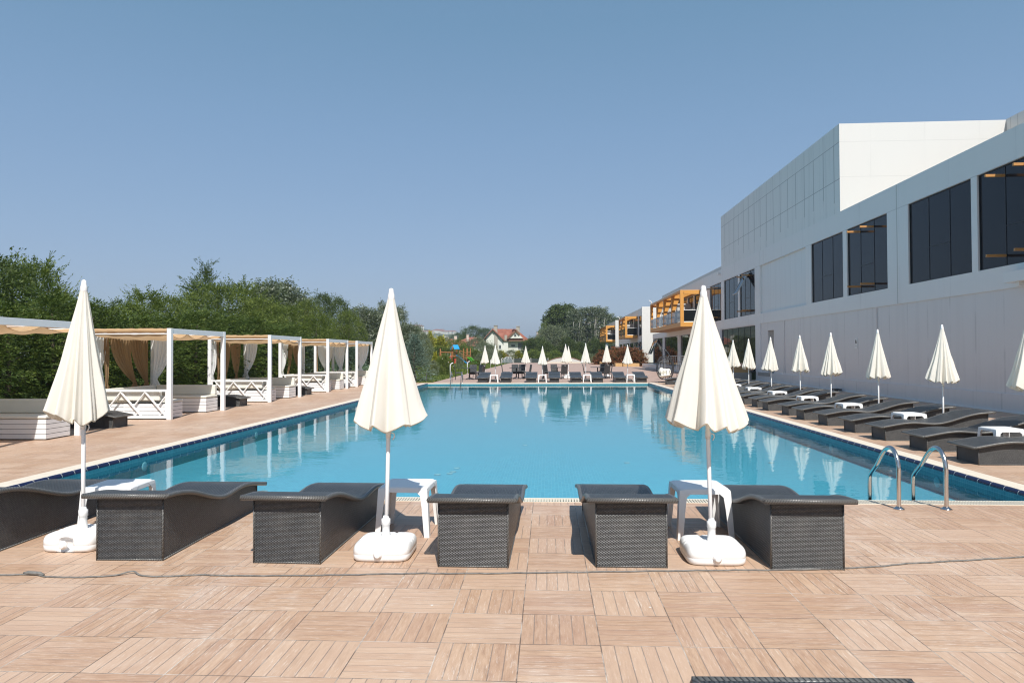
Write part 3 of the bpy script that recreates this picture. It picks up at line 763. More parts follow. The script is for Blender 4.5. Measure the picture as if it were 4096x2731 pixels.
# ------------------------------------------------------------------ cabanas
CW, CD, CHt = 2.08, 2.82, 2.27            # width in X, length in Y, height
def curtain(A, B, T, w, n, ztop, ztie, mat, parent, seed=0, zend=.72, nrm=(1, 0, 0), bulge=.1, amp=.03):
    """sheet hung from line A-B, gathered at T"""
    rnd = random.Random(seed); A = Vector(A); B = Vector(B); T = Vector(T); nrm = Vector(nrm)
    nu = n * 10; P = []; rows = 22; d = (B - A)
    p1, p2 = rnd.uniform(0, 6), rnd.uniform(0, 6)
    for i in range(rows + 1):
        z = ztop + (zend - ztop) * i / rows; row = []
        if z > ztie: t = ((ztop - z) / (ztop - ztie)); g = t ** 2.3
        else: g = 1.
        fl = 0 if z > ztie else (ztie - z) / (ztie - zend + 1e-6)
        for k in range(nu + 1):
            u = k / nu; p = A.lerp(B, u); tgt = T + d.normalized() * (u - .5) * (w * (1 + 1.6 * fl))
            q = p.lerp(tgt, g)
            a = amp * (.5 + .5 * (1 - g)) * (1 + .4 * math.sin(p2 + u * 9)) * math.sin(2 * PI * n * u + p1 + .6 * math.sin(z * 3 + u * 5))
            q = q + nrm * (a + bulge * math.sin(PI * min(1, g + .0)) * math.sin(PI * u) * (1 if z > ztie else 0))
            row.append((q.x, q.y, z - (.03 * math.sin(u * PI) if i == rows else 0)))
        P.append(row)
    return MB().grid(P).build('curtain', mat, parent, smooth=True, fix=False)
CURT = {2: [('s', .05, .62, .15, 'white', .92), ('s', .52, .74, .62, 'brown', .86), ('s', .80, 1.66, 1.84, 'brown', .86), ('s', 1.70, 2.50, 2.40, 'brown', .86), ('b', -.02, .60, .10, 'white', .92)],
        3: [('s', .02, .55, .08, 'white', .92), ('s', .38, .58, .50, 'brown', .86), ('s', .82, 1.46, 1.02, 'brown', .86), ('s', 1.52, 2.28, 1.90, 'brown', .86), ('b', -.05, .48, .02, 'white', .90)],
        4: [('s', .02, .82, .16, 'white', .92), ('s', .86, 1.34, .80, 'brown', .86), ('s', 1.40, 2.30, 2.24, 'brown', .86), ('s', 2.35, 2.75, 2.65, 'white', .80)],
        5: [('s', .04, .22, .12, 'brown', .40), ('s', .24, 2.72, 1.42, 'white', .86), ('b', .04, .66, .44, 'white', .86), ('b', 1.26, 1.95, 1.50, 'white', .90)]}
def make_cabana(variant, label, Y0):
    root = thing('cabana', label, 'cabana', (-9.385, Y0 + .05, 0), 0, 'white framed poolside cabanas')
    x0, x1, y0, y1 = -CW, 0, 0, CD
    for px in (x0, x1):
        for py in (y0, y1): MB().box(px - .055, px + .055, py - .05, py + .05, 0, CHt).build('post', 'white_metal', root, bevel=.004)
    for px in (x0, x1): MB().box(px - .045, px + .045, y0 + .051, y1 - .051, 2.135, CHt - .003).build('beam', 'white_metal', root, bevel=.003)
    for py in (y0, y1): MB().box(x0 + .056, x1 - .056, py - .025, py + .025, 2.125, 2.15).build('beam', 'white_metal', root)
    for py in (CD / 3, 2 * CD / 3): MB().tube([(x0 + .05, py, 2.15), (x1 - .05, py, 2.15)], .008, 6).build('wire', 'white_metal', root)
    # hessian roof: sagging between wires and rolled over both end beams
    rnd = random.Random(int(Y0 * 10)); P = []
    for i in range(49):
        yy = y0 + (y1 - y0) * i / 48; row = []
        for k in range(33):
            u = k / 32; xx = x0 + .05 + (CW - .1) * u
            sag = .115 * abs(math.sin(PI * 3 * i / 48)) ** .8 * (1 + .25 * math.sin(Y0 + i * .2)) + .025 * math.sin(u * PI)
            z = 2.155 - sag + .010 * math.sin(u * 23 + i * .3 + Y0) + .012 * noise.noise(Vector((xx * 3, yy * 3, Y0)))
            row.append((xx, yy, z))
        P.append(row)
    MB().grid(P).build('roof_fabric', 'hessian', root, smooth=True, fix=False)
    for py in (y0, y1):
        P = []
        for k in range(41):
            u = k / 40; xx = x0 + .06 + (CW - .12) * u; row = []
            for j in range(13):
                a = 2 * PI * j / 12; r1 = .05; rz_ = .058 + .016 * noise.noise(Vector((xx * 9, Y0, j * .5)))
                row.append((xx, py + r1 * math.cos(a) * (1 + .25 * noise.noise(Vector((xx * 5, j, Y0)))), 2.212 + rz_ * math.sin(a) * (1 if math.sin(a) > 0 else .95)))
            P.append(row)
        MB().grid(P).build('fabric_roll', 'hessian', root, smooth=True, fix=False)
    # lattice screen on the near end
    L = MB(); zb, zt = .11, .75; xa, xb = x0 + .056, x1 - .056
    L.box(xa, xb, -.025, .025, zt - .055, zt); L.box(xa, xb, -.025, .025, .03, .10)
    L.box(xa, xa + .05, -.022, .022, .10, zt - .055); L.box(xb - .05, xb, -.022, .022, .10, zt - .055)
    q = L.build('screen_frame', 'white_metal', root, bevel=.003)
    S = MB(); za, zc = .10, zt - .055
    for k in range(4):
        t0 = xb - .58 - .625 * k; b0 = t0 + .53
        if t0 > xa: S.bar((t0, .0, zc), (b0, 0, za), .03, .045, (0, 1, 0))
        j0 = b0 - .22; jt = j0 + .30
        if j0 > xa and jt < xb + .08: S.bar((j0, .014, za + .20), (min(jt, xb - .03), .014, zc - (.03 if jt < xb - .03 else .09)), .026, .045, (0, 1, 0))
        if b0 - .14 > xa: S.bar((b0 - .16, .014, za), (b0 - .06, .014, za + .10), .026, .04, (0, 1, 0))
    S.build('slats', 'white_metal', q)
    xl = x0 + .02
    for k, (side, a, b, t, mt, zt_) in enumerate(CURT.get(variant, [])):
        w_ = .05 + .05 * (b - a); n_ = max(3, int((b - a) * 9))
        if side == 's': curtain((xl, a, 0), (xl, b, 0), (xl + .03, t, 0), w_ + .03, n_, 2.10, zt_, 'curtain_' + mt, root, k + 3, bulge=.05 if mt == 'white' else .03)
        else: curtain((x0 + a, y1 - .06, 0), (x0 + b, y1 - .06, 0), (x0 + t, y1 - .07, 0), w_ + .05, n_, 2.10, zt_, 'curtain_' + mt, root, k + 3, nrm=(0, -1, 0), bulge=.05)
    return root
def make_sofa(label, Y0):
    root = thing('corner_sofa', label, 'sofa', (-9.385, Y0 + .05, 0), 0, 'white plank sofas inside the cabanas')
    x0, x1 = -CW, 0
    def bench(xa, xb, ya, yb):
        D_ = MB(); D_.box(xa + .012, xb - .012, ya + .012, yb - .012, .02, .395)
        core = D_.build('base', 'dark_plastic', root)  # core coloured dark to paint the shade seen through the plank gaps
        m = MB()
        for k in range(4):
            z = .022 + k * .094; z2 = z + .084
            m.box(xa, xb, ya, ya + .012, z, z2); m.box(xa, xb, yb - .012, yb, z, z2)
            m.box(xa, xa + .012, ya + .012, yb - .012, z, z2); m.box(xb - .012, xb, ya + .012, yb - .012, z, z2)
        m.build('planks', 'white_metal', core)
    bench(x0 + .86, x1 - .13, .06, .84); bench(x0 + .86, x1 - .13, CD - .73, CD - .06); bench(x0 + .1, x0 + .85, .16, CD - .06)
    def cush(name, xa, xb, ya, yb, za, zb): MB().box(xa, xb, ya, yb, za, zb).build(name, 'cushion', root, bevel=.028, seg=4)
    cush('seat_cushion', x0 + .2, x1 - .12, .17, .86, .398, .462); cush('seat_cushion', x0 + .2, x1 - .12, CD - .75, CD - .07, .398, .462)
    cush('seat_cushion', x0 + .14, x0 + .84, .87, CD - .76, .398, .462)
    cush('back_cushion', x0 + .2, x1 - .14, CD - .20, CD - .07, .464, .745)
    cush('back_cushion', x0 + .2, x1 - .3, .07, .20, .464, .70)
    cush('back_cushion', x0 + .08, x0 + .2, .24, 1.40, .464, .745); cush('back_cushion', x0 + .08, x0 + .2, 1.41, CD - .21, .464, .745)
    return root
CY = [10.52, 16.68, 22.88, 29.06, 33.5 + .05]
for i, y in enumerate(CY):
    loc = ['at the left edge, nearest the camera', 'second from the camera, right of the leftmost front umbrella', 'third from the camera, brown and white curtains',
           'fourth from the camera, wide white curtain', 'farthest back, partly behind the middle umbrella'][i]
    make_cabana(i + 1, 'white cabana with tan cloth roof, ' + loc, y)
    make_sofa('white plank corner sofa with ivory cushions inside the %s cabana from the camera' % ORD[i], y)

# ------------------------------------------------------------------ the white hotel wing on the right
BX = 12.2
def wall_cells(m, X, y0, y1, z0, z1, holes, depth=.10, face=-1):
    """wall sheet on plane X with openings; reveals go back by depth"""
    ys = sorted({y0, y1} | {h[0] for h in holes} | {h[1] for h in holes}); zs = sorted({z0, z1} | {h[2] for h in holes} | {h[3] for h in holes})
    ys = [y for y in ys if y0 <= y <= y1]; zs = [z for z in zs if z0 <= z <= z1]
    for a, b in zip(ys, ys[1:]):
        for c, d in zip(zs, zs[1:]):
            ym, zm = (a + b) / 2, (c + d) / 2
            if any(h[0] < ym < h[1] and h[2] < zm < h[3] for h in holes): continue
            m.add([(X, a, c), (X, b, c), (X, b, d), (X, a, d)], [(0, 1, 2, 3)])
    for a, b, c, d in holes:
        m.add([(X, a, c), (X, b, c), (X, b, d), (X, a, d), (X + depth, a, c), (X + depth, b, c), (X + depth, b, d), (X + depth, a, d)],
              [(0, 1, 5, 4), (1, 2, 6, 5), (2, 3, 7, 6), (3, 0, 4, 7)])
def bwindow(parent, X, y0, y1, z0, z1, trans=4.955, n=3, mat='glass', arms=False, mw=.022, transz=True, sash=None):
    """y0 is the near end; panes sit .06 behind the wall face"""
    fr = MB(); xg = X + .07
    fr.box(xg - .02, xg + .04, y0, y0 + .03, z0, z1); fr.box(xg - .02, xg + .04, y1 - .03, y1, z0, z1)
    fr.box(xg - .02, xg + .04, y0 + .03, y1 - .03, z0, z0 + .03); fr.box(xg - .02, xg + .04, y0 + .03, y1 - .03, z1 - .03, z1)
    ms = [y0 + (y1 - y0) * k / n for k in range(1, n)]
    for y in ms: fr.box(xg - .012, xg + .03, y - mw / 2, y + mw / 2, z0 + .03, z1 - .03)
    if transz and n == 3: fr.box(xg - .010, xg + .03, ms[0] + mw / 2, ms[1] - mw / 2, trans - .012, trans + .012)
    f = fr.build('window', 'mullion', parent)
    MB().box(xg + .0, xg + .02, y0 + .031, y1 - .031, z0 + .031, z1 - .031).build('pane', mat, f)
    if arms:
        for zz in (z1 - .28, z0 + .28):
            for y in (ms[1], ms[0]):
                MB().box(X - .46, X + .05, y - .03, y + .03, zz - .035, zz + .035).build('shade_arm', 'arm_wood', f, bevel=.003)
    return f
B = thing('hotel_building', 'long white panelled hotel wing with dark windows and a tall block, right of the pool', 'building', (BX, 20, 0))
B.location = (0, 0, 0)
ups = [(29.01, 32.44, 3.88, 6.58), (25.30, 28.63, 3.88, 6.58), (20.39, 23.86, 3.88, 6.58), (16.77, 20.11, 3.88, 6.58), (12.2, 15.6, 3.88, 6.58), (8.6, 11.9, 3.88, 6.58),
       (44.68, 48.17, 3.88, 6.55), (41.11, 44.31, 3.88, 6.55), (48.95, 52.31, 3.88, 6.55)]
recess = (33.11, 40.10, 3.84, 6.57)
bal = [(55.6 + k * 2.62, 57.7 + k * 2.62, 3.90, 6.35) for k in range(6)]
tail = []
m = MB(); wall_cells(m, BX - .04, -4, 74.3, 3.27, 7.44, ups + [recess] + bal + tail)
m.box(BX - .04, BX + .3, -4.01, -4, 3.27, 7.44)
m.add([(BX - .04, -4, 3.27), (BX + .0, -4, 3.27), (BX, 80.6, 3.27), (BX - .04, 80.6, 3.27)], [(0, 1, 2, 3)])
m.build('upper_wall', 'wall_up', B, fix=False)
m = MB(); m.add([(BX + .055, 33.0, 3.8), (BX + .055, 40.2, 3.8), (BX + .055, 40.2, 6.6), (BX + .055, 33.0, 6.6)], [(0, 1, 2, 3)]); m.build('recessed_panel', 'wall_recess', B, fix=False)
door = (37.9, 38.9, .5, 2.83)
lows = [(41.08 + .0, 49.08, .5, 3.22), (50.3, 56.6, .5, 3.22), (57.8, 63.9, .5, 3.22), (65.4, 72.6, .5, 3.22), (73.75, 80.3, .5, 3.22)]
m = MB(); wall_cells(m, BX, -4, 80.6, .5, 3.27, lows + [door]); m.build('lower_wall', 'wall_low', B, fix=False)
MB().box(BX + .09, BX + .12, 37.8, 39, .5, 2.9).build('door_recess', 'concrete', B)
MB().box(BX - .06, BX + .3, -4, 41.0, -.05, .5).build('plinth', 'wall_low', B, bevel=.01)
MB().box(BX - .085, BX - .062, -4, 41.0, -.05, .055).build('skirting', 'white_metal', B)
MB().box(BX - .052, BX + .1, 40.14, 41.05, .5, 7.435).build('pilaster', 'wall_up', B)
MB().box(BX - .045, BX + .02, 24.58, 24.62, 3.28, 7.43).build('expansion_joint', 'divider', B)
for k, h in enumerate(ups): bwindow(B, BX - .04, *h, arms=k in (1, 3, 5, 7, 8))
for h in bal: bwindow(B, BX - .04, *h, n=2, transz=False)
for h in tail: bwindow(B, BX - .04, *h)
for k, h in enumerate(lows): bwindow(B, BX, *h, n=[6, 4, 4, 4, 4][k], mat='glass_low', transz=False)
# light piers between the ground-floor windows
for y in (49.1, 56.7, 63.95, 72.7):
    MB().box(BX - .05, BX + .0, y + .15, y + [1.05, .95, 1.3, .95][[49.1, 56.7, 63.95, 72.7].index(y)], .5, 3.265).build('pier', 'wall_low', B)
# roof slabs
MB().box(BX + .06, 34, -4, 74.2, 7.30, 7.40).build('roof', 'concrete', B)
m = MB(); m.box(BX + .05, BX + .20, 48.95, 74.25, 7.441, 7.70); m.build('ribbed_parapet', 'ribbed', B)
# tall block
m = MB(); m.add([(BX - .02, 29.26, 7.44), (BX - .02, 48.9, 7.44), (BX - .02, 48.9, 11.12), (BX - .02, 29.26, 11.12)], [(0, 1, 2, 3)])
TBk = m.build('tall_block', 'wall_block', B, fix=False)
m = MB(); m.add([(BX - .02, 29.26, 7.41), (18.9, 29.26, 7.41), (18.9, 29.26, 11.14), (BX - .02, 29.26, 11.12)], [(0, 1, 2, 3)])
m.build('end_wall', 'wall_sunny', TBk, fix=False)
m = MB(); m.box(BX, 26, 29.3, 48.88, 11.0, 11.10); m.box(BX, 26, 48.7, 48.89, 7.4, 11.1); m.build('roof', 'concrete', TBk)
m = MB(); m.box(18.9, 26, 14, 29.25, 7.40, 11.16); m.build('ribbed_box', 'ribbed', TBk)
m = MB(); m.box(BX + .01, 27, 74.0, 74.29, 3.8, 7.29); m.box(BX + .14, 27, 80.3, 80.6, -.05, 3.79); m.box(BX - .03, 27, 74.31, 80.6, 3.28, 3.8); m.build('back_wall', 'wall_up', B)
# open top-hung sash in the window before the orange balconies
def sash(parent, X, y0, y1, zt, zb, ang, mat='glass'):
    root = thing('open_sash', None, None, (X, 0, zt)); root.parent = parent
    for k in ('label', 'category'):
        if k in root: del root[k]
    bpy.data.objects.remove(root)
    L = zt - zb; c, s_ = math.cos(R(ang)), math.sin(R(ang))
    rot = Matrix.Rotation(R(ang), 3, 'Y')
    def bx(m, xa, xb, a, b, za, zb_): m.box(xa, xb, a, b, za, zb_, rot, (X, (a + b) / 2, zt))
    m = MB(); o = Vector((X, (y0 + y1) / 2, zt))
    def rb(xa, xb, a, b, za, zz):
        vs = [Vector((x, y, z)) for z in (za, zz) for y in (a, b) for x in (xa, xb)]
        vs = [Vector((X + (v.x - X) * c + (v.z - zt) * s_, v.y, zt + (v.z - zt) * c - (v.x - X) * s_)) for v in vs]
        m.add(vs, [(0, 2, 3, 1), (4, 5, 7, 6), (0, 1, 5, 4), (1, 3, 7, 5), (3, 2, 6, 7), (2, 0, 4, 6)])
    for a, b, za, zz in ((y0, y1, zt - .05, zt), (y0, y1, zb, zb + .05), (y0, y0 + .05, zb + .05, zt - .05), (y1 - .05, y1, zb + .05, zt - .05)): rb(X - .02, X + .03, a, b, za, zz)
    f = m.build('open_sash', 'divider', parent)
    m = MB(); rb(X - .0, X + .012, y0 + .05, y1 - .05, zb + .05, zt - .05); m.build('pane', mat, f)
sash(B, BX - .05, 42.25, 43.2, 6.44, 4.98, 30)
for y in (79.2, 77.6): sash(B, BX - .02, y - .6, y + .6, 3.1, 1.35, 24)
# small things on the wall
o = thing('wall_sign', 'small white shower sign with a black pictogram on the white wall', 'sign', (BX - .012, 27.95, 1.955))
MB().box(-.008, .008, -.125, .125, -.205, .205).build('plate', 'white_plastic', o, bevel=.002)
m = MB(); m.slab([(-.02, .13), (-.06, .05), (.0, .03), (.07, -.03), (.05, .06), (.02, .16)], -.0125, -.0095, 'x'); m.box(-.0125, -.0095, -.08, -.03, .0, .03)
m.box(-.0125, -.0095, -.09, .09, -.095, -.088); m.build('pictogram', 'mullion', o)
o = thing('awning_box', 'pale blue-white box casing projecting from the white wall at the right edge', 'casing', (11.98, 16.6, 3.52))
MB().box(-.14, .17, -2.0, 1.95, -.14, .14).build('casing', 'trim_white', o, bevel=.01)
for y in (1.55, .6): MB().box(-.05, .15, y - .06, y + .06, -.24, -.141).build('bracket', 'trim_white', o, bevel=.005)
def spot(name, lb, loc, s_=1., rz=0):
    o = thing(name, lb, 'floodlight', loc, rz)
    MB().box(-.09 * s_, .09 * s_, -.16 * s_, .16 * s_, .05, .11).build('head', 'charcoal', o, bevel=.006); MB().box(-.03, .03, -.1, .1, 0, .05).build('bracket', 'charcoal', o)
    return o
spot('floodlight', 'black floodlight lying at the foot of the white wall behind the loungers', (11.9, 29.2, 0), 1.5)
spot('floodlight', 'small black floodlight at the wall corner by the terrace planter', (11.8, 40.6, .44), 1.3)
o = thing('wall_lamp', 'small white floodlight high on the white facade under the ribbed roof edge', 'wall lamp', (BX - .12, 49.3, 7.2))
MB().box(-.1, .02, -.2, .05, -.1, .03).build('head', 'white_plastic', o, bevel=.01); MB().tube([(.02, 0, 0), (.12, 0, -.1)], .02, 8).build('arm', 'white_plastic', o)
o = thing('wall_vent', 'small stone-framed vent low on the white wall left of the terrace planter', 'vent', (BX - .065, 39.4, .0))
MB().box(-.012, .02, -1.0, 1.1, .30, .50).build('frame', 'concrete', o, bevel=.004)
for k, y in enumerate((36.2, 26.2, 17.4)):
    o = thing('cable_duct', 'thin white cable duct running up the white wall, %s from the right edge' % ['third', 'second', 'first'][k], 'duct', (BX - .03, y, .5))
    MB().box(-.012, .028, -.022, .022, .05, 2.74).build('duct', 'wall_low', o, bevel=.003)
# far wings
def wing(lb, y0, y1, z1, pill):
    W_ = thing('hotel_wing', lb, 'building', (0, 0, 0), 0, 'far hotel wings')
    n = max(2, int((y1 - y0 - 3) / 4.2)); st = (y1 - y0 - 2) / n
    hs = [(y0 + 1 + k * st + .4, y0 + 1 + (k + 1) * st - .4, 3.9, 6.5) for k in range(n)]; ls = [(a, b, .6, 3.1) for a, b, _, _ in hs]
    m = MB(); wall_cells(m, BX, y0 + .35, y1, -.05, z1, hs + ls); m.box(BX, 26, y0 - .02, y0, -.05, z1 - .01) if False else None
    m.build('wall', 'wall_up', W_, fix=False)
    MB().box(BX + .15, 26, y0 + .1, y1, z1 - .2, z1 - .05).build('roof', 'concrete', W_)
    MB().box(BX + .13, 26, y1 - .2, y1, -.05, z1 - .21).build('back_wall', 'wall_up', W_)
    for h in hs + ls: bwindow(W_, BX, *h, n=2, mat='glass_low', transz=False)
    a, b, yy, zb, zt = pill
    MB().box(a, b, yy, yy + .5, zb, zt).build('end_pier', 'wall_sunny', W_, bevel=.01)
    for k in range(3):
        y = y0 + 2 + k * 3.1; sash(W_, BX - .03, y - .7, y + .7, 3.0, 1.2, 24)
    return W_
wing('white hotel wing behind the middle orange balcony, blank end pier by red hedge', 87.6, 119, 7.46, (11.88, 24, 87.4, .42, 7.44))
wing('farthest white hotel wing behind the last orange balcony with a narrow end pier', 123, 146, 7.46, (12.02, 24, 122.8, 0.0, 7.46))
# pale plinth terrace along the ground floor
T_ = thing('terrace', 'low concrete terrace with steps along the hotel ground floor', 'terrace', (0, 0, 0))
MB().box(9.9, BX - .01, 42.0, 46.5, 0, .42).build('platform', 'concrete', T_, bevel=.01)
MB().box(11.0, BX - .01, 46.5, 81.0, 0, .42).build('platform', 'wall_low', T_, bevel=.01)
for k in range(2): MB().box(9.9 - .34 * (k + 1), 9.9 - .34 * k, 43.2, 46.4, 0, .42 - .14 * (k + 1)).build('step', 'concrete', T_, bevel=.005)
def railing(lb, pts, n):
    o = thing('railing', lb, 'railing', (0, 0, 0))
    a, b = Vector(pts[0]), Vector(pts[1]); h = Vector((0, 0, .98))
    MB().tube([a + h, b + h], .024, 8).build('top_rail', 'rail', o, smooth=True)
    m = MB(); m.tube([a + h * .12, b + h * .12], .014, 6)
    for k in range(n + 1):
        p = a.lerp(b, k / n); m.tube([p + h * (.0 if k % 6 == 0 else .12), p + h * .985], .018 if k % 6 == 0 else .010, 6)
    m.build('balusters', 'rail', o, smooth=True); return o
railing('grey steel railing across the hotel terrace behind the hanging chair', (at(1180, 1200, 47.5, 'c3').xy.to_3d() + Vector((0, 0, .42)), Vector((11.2, 47.5, .42))), 24)
railing('sloping grey steel stair railing right of the hanging chair', (Vector((8.25, 44.6, .0)), Vector((9.6, 44.6, .46))), 12)
railing('short grey steel railing left behind the hanging chair', (Vector((6.75, 42.0, .10)), Vector((7.4, 43.0, .32))), 10)
def planter(lb, x0, x1, y0, y1, z0, h, mat='pine_wood'):
    o = thing('planter_box', lb, 'planter', ((x0 + x1) / 2, (y0 + y1) / 2, z0), 0, 'wooden planter boxes')
    hx, hy = (x1 - x0) / 2, (y1 - y0) / 2
    for k in range(3):
        m = MB(); z = h * k / 3
        for sx in (-1, 1): m.box(sx * hx - .02, sx * hx + .02, -hy, hy, z + .004, z + h / 3)
        for sy in (-1, 1): m.box(-hx + .021, hx - .021, sy * hy - .02, sy * hy + .02, z + .004, z + h / 3)
        m.build('board', mat, o)
    MB().box(-hx + .03, hx - .03, -hy + .03, hy - .03, .02, h - .05).build('soil', 'bark', o); return o
planter('pale wooden planter box on the concrete terrace before the dark glass', 10.3, BX - .1, 42.1, 42.6, .42, .36)
planter('long pale wooden planter in front of the white end pier, holding the red hedge', 9.2, 11.1, 84.4, 85.2, 0, .40)
planter('pale wooden planter holding the red hedge, left of the long one', 8.3, 9.1, 84.8, 86.8, 0, .42)
planter('pale wooden planter holding the red hedge, third from the right', 8.2, 9.2, 90, 93, 0, .42)
planter('pale wooden planter at the far left end of the red hedge', 7.5, 8.2, 99.5, 102, 0, .42)

# ------------------------------------------------------------------ orange balcony frames
def balcony(lb, Y0, Y1, nb, mid=None):
    o = thing('balcony_frame', lb, 'balcony', (0, 0, 0), 0, 'orange balcony frames on the hotel')
    xa, xb = 10.5, BX - .045; zb, zt = 3.69, 6.585
    MB().box(xa, xb, Y0, Y1, zb, zb + .36).build('floor_slab', 'orange', o, bevel=.01)
    MB().box(xa, xa + .30, Y0, Y1, zt - .17, zt).build('front_beam', 'orange', o, bevel=.008)
    f = MB(); f.box(xa + .301, xb, Y0, Y0 + .22, zt - .33, zt - .002)
    f.box(xa + .001, xa + .27, Y0 + .002, Y0 + .22, zb + .361, zt - .171); f.build('end_frame', 'orange', o, bevel=.008)
    f = MB(); f.box(xa + .301, xb, Y1 - .22, Y1, zt - .33, zt - .002); f.box(xa + .001, xa + .27, Y1 - .22, Y1 - .002, zb + .361, zt - .171); f.build('end_frame', 'orange', o, bevel=.008)
    ys = [Y0 + (Y1 - Y0) * k / nb for k in range(1, nb)]
    for y in ys:
        # tapering fin
        q = MB(); q.slab([(xa + .002, zb + .361), (xa + .22, zb + .361), (xa + .26, zb + 1.25), (xa + .75, zt - .171), (xa + .002, zt - .171)], y - .06, y + .06, 'y'); q.build('fin', 'orange', o)
        q = MB(); q.box(xa + .5, xb - .02, y - .03, y + .03, zb + .361, zb + 2.1); q.build('divider_panel', 'divider', o, bevel=.005)
    n = int((Y1 - Y0) / .42)
    q = MB()
    for k in range(n):
        y = Y0 + .35 + k * (Y1 - Y0 - .7) / (n - 1); q.box(xa + .301, xb - .3, y - .03, y + .03, zt - .17, zt - .05)
    q.box(xb - .3, xb, Y0 + .23, Y1 - .23, zt - .18, zt - .03)
    q.build('roof_slats', 'orange', o)
    ed = [Y0 + .22] + ys + [Y1 - .22]
    for a, b in zip(ed, ed[1:]):
        MB().box(xa + .03, xa + .045, a + .08, b - .08, zb + .40, zb + 1.30).build('glass_panel', 'rail_glass', o)
    g_ = MB().box(xa + .30, xb - .06, Y0 + .08, Y0 + .095, zb + .42, zb + 1.30).build('glass_panel', 'glass_low', o)
    MB().box(xa + .28, xb - .06, Y0 + .06, Y0 + .115, zb + 1.30, zb + 1.345).build('rail_cap', 'trim_white', o)
    MB().box(xa + .28, xb - .5, Y0 + .04, Y0 + .13, zb + .361, zb + .42).build('rail_cap', 'trim_white', o)
    q = MB().tube([(xa + .15, Y1 - .1, zt), (xa + .12, Y1 - .1, zt + .25), (xa - .15, Y1 - .1, zt + .42)], .035, 8).build('roof_lamp', 'white_plastic', o, smooth=True)
    return o
balcony('orange framed balcony block with glass rails, nearest and largest, behind the right front umbrella', 55.1, 71.1, 4)
balcony('orange framed balcony block beyond the white end pier, middle one', 93.9, 102.5, 2)
balcony('orange framed balcony block farthest back beside the trees', 124.5, 139.2, 4)

# ------------------------------------------------------------------ hanging egg chair
o = thing('hanging_chair', 'black wire hanging egg chair with white cushions beside the far right pool corner', 'hanging chair', (6.4, 38.3, 0))
MB().tube([(.28 * math.cos(a) + .02, .42 * math.sin(a), .02) for a in [2 * PI * k / 28 for k in range(29)]] + [], .022, 8, False).build('foot_ring', 'charcoal', o, smooth=True)
MB().tube([(-.35, 0, .02), (.30, 0, .02), (.34, 0, .2), (.50, .05, .55), (.52, .05, .95), (.36, .0, 1.35), (.16, 0, 1.68), (.04, 0, 1.80), (0.0, 0, 1.74)], .036, 8).build('stand_pole', 'charcoal', o, smooth=True)
MB().tube([(0, 0, 1.74), (0, 0, 1.42)], .008, 6).build('chain', 'charcoal', o)
m = MB(); cz, ra, rz_ = .80, .44, .64
for k in range(15):
    a = PI * .08 + 2 * PI * k / 15
    if math.sin(a) < -.55: ph = [i / 14 for i in range(0, 7)]
    else: ph = [i / 14 for i in range(15)]
    m.tube([(ra * math.sin(PI * t) ** .8 * math.cos(a), .36 * math.sin(PI * t) ** .8 * math.sin(a), cz - rz_ * math.cos(PI * t)) for t in ph], .013, 5, False)
for t in (.22, .36, .5, .64, .8):
    m.tube([(ra * math.sin(PI * t) ** .8 * math.cos(a), .36 * math.sin(PI * t) ** .8 * math.sin(a), cz - rz_ * math.cos(PI * t)) for a in [R(-35) + R(250) * k / 22 for k in range(23)]], .012, 5, False)
m.tube([(.42 * math.cos(a), -.26, cz + .05 + .52 * math.sin(a)) for a in [2 * PI * k / 30 for k in range(31)]], .022, 6, False)
m.build('basket', 'charcoal', o, smooth=True)
def pillow(name, parent, c, s_, rot=(0, 0, 0), mat='cream'):
    me = bpy.data.meshes.new(name); bm = bmesh.new(); bmesh.ops.create_uvsphere(bm, u_segments=20, v_segments=12, radius=1)
    for v in bm.verts:
        x, y, z = v.co; e = .62
        v.co = Vector((math.copysign(abs(x) ** e, x), math.copysign(abs(y) ** e, y), z * (1 - .35 * (x * x + y * y) * .5))); v.co += v.co.normalized() * .06 * noise.noise(v.co * 2.3 + Vector(c) * 5)
    bm.to_mesh(me); bm.free(); q = bpy.data.objects.new(name, me); col.objects.link(q); me.materials.append(MAT[mat]); me.shade_smooth()
    q.location = c; q.scale = s_; q.rotation_euler = rot; q.parent = parent; return q
pillow('seat_cushion', o, (.02, -.05, .40), (.34, .26, .11), (0, R(-8), 0)); pillow('cushion', o, (-.20, .02, .60), (.12, .22, .22), (0, R(20), 0)); pillow('cushion', o, (.22, .05, .55), (.18, .12, .20), (0, R(-18), 0))
pillow('cushion', o, (.05, .2, .58), (.22, .09, .18))

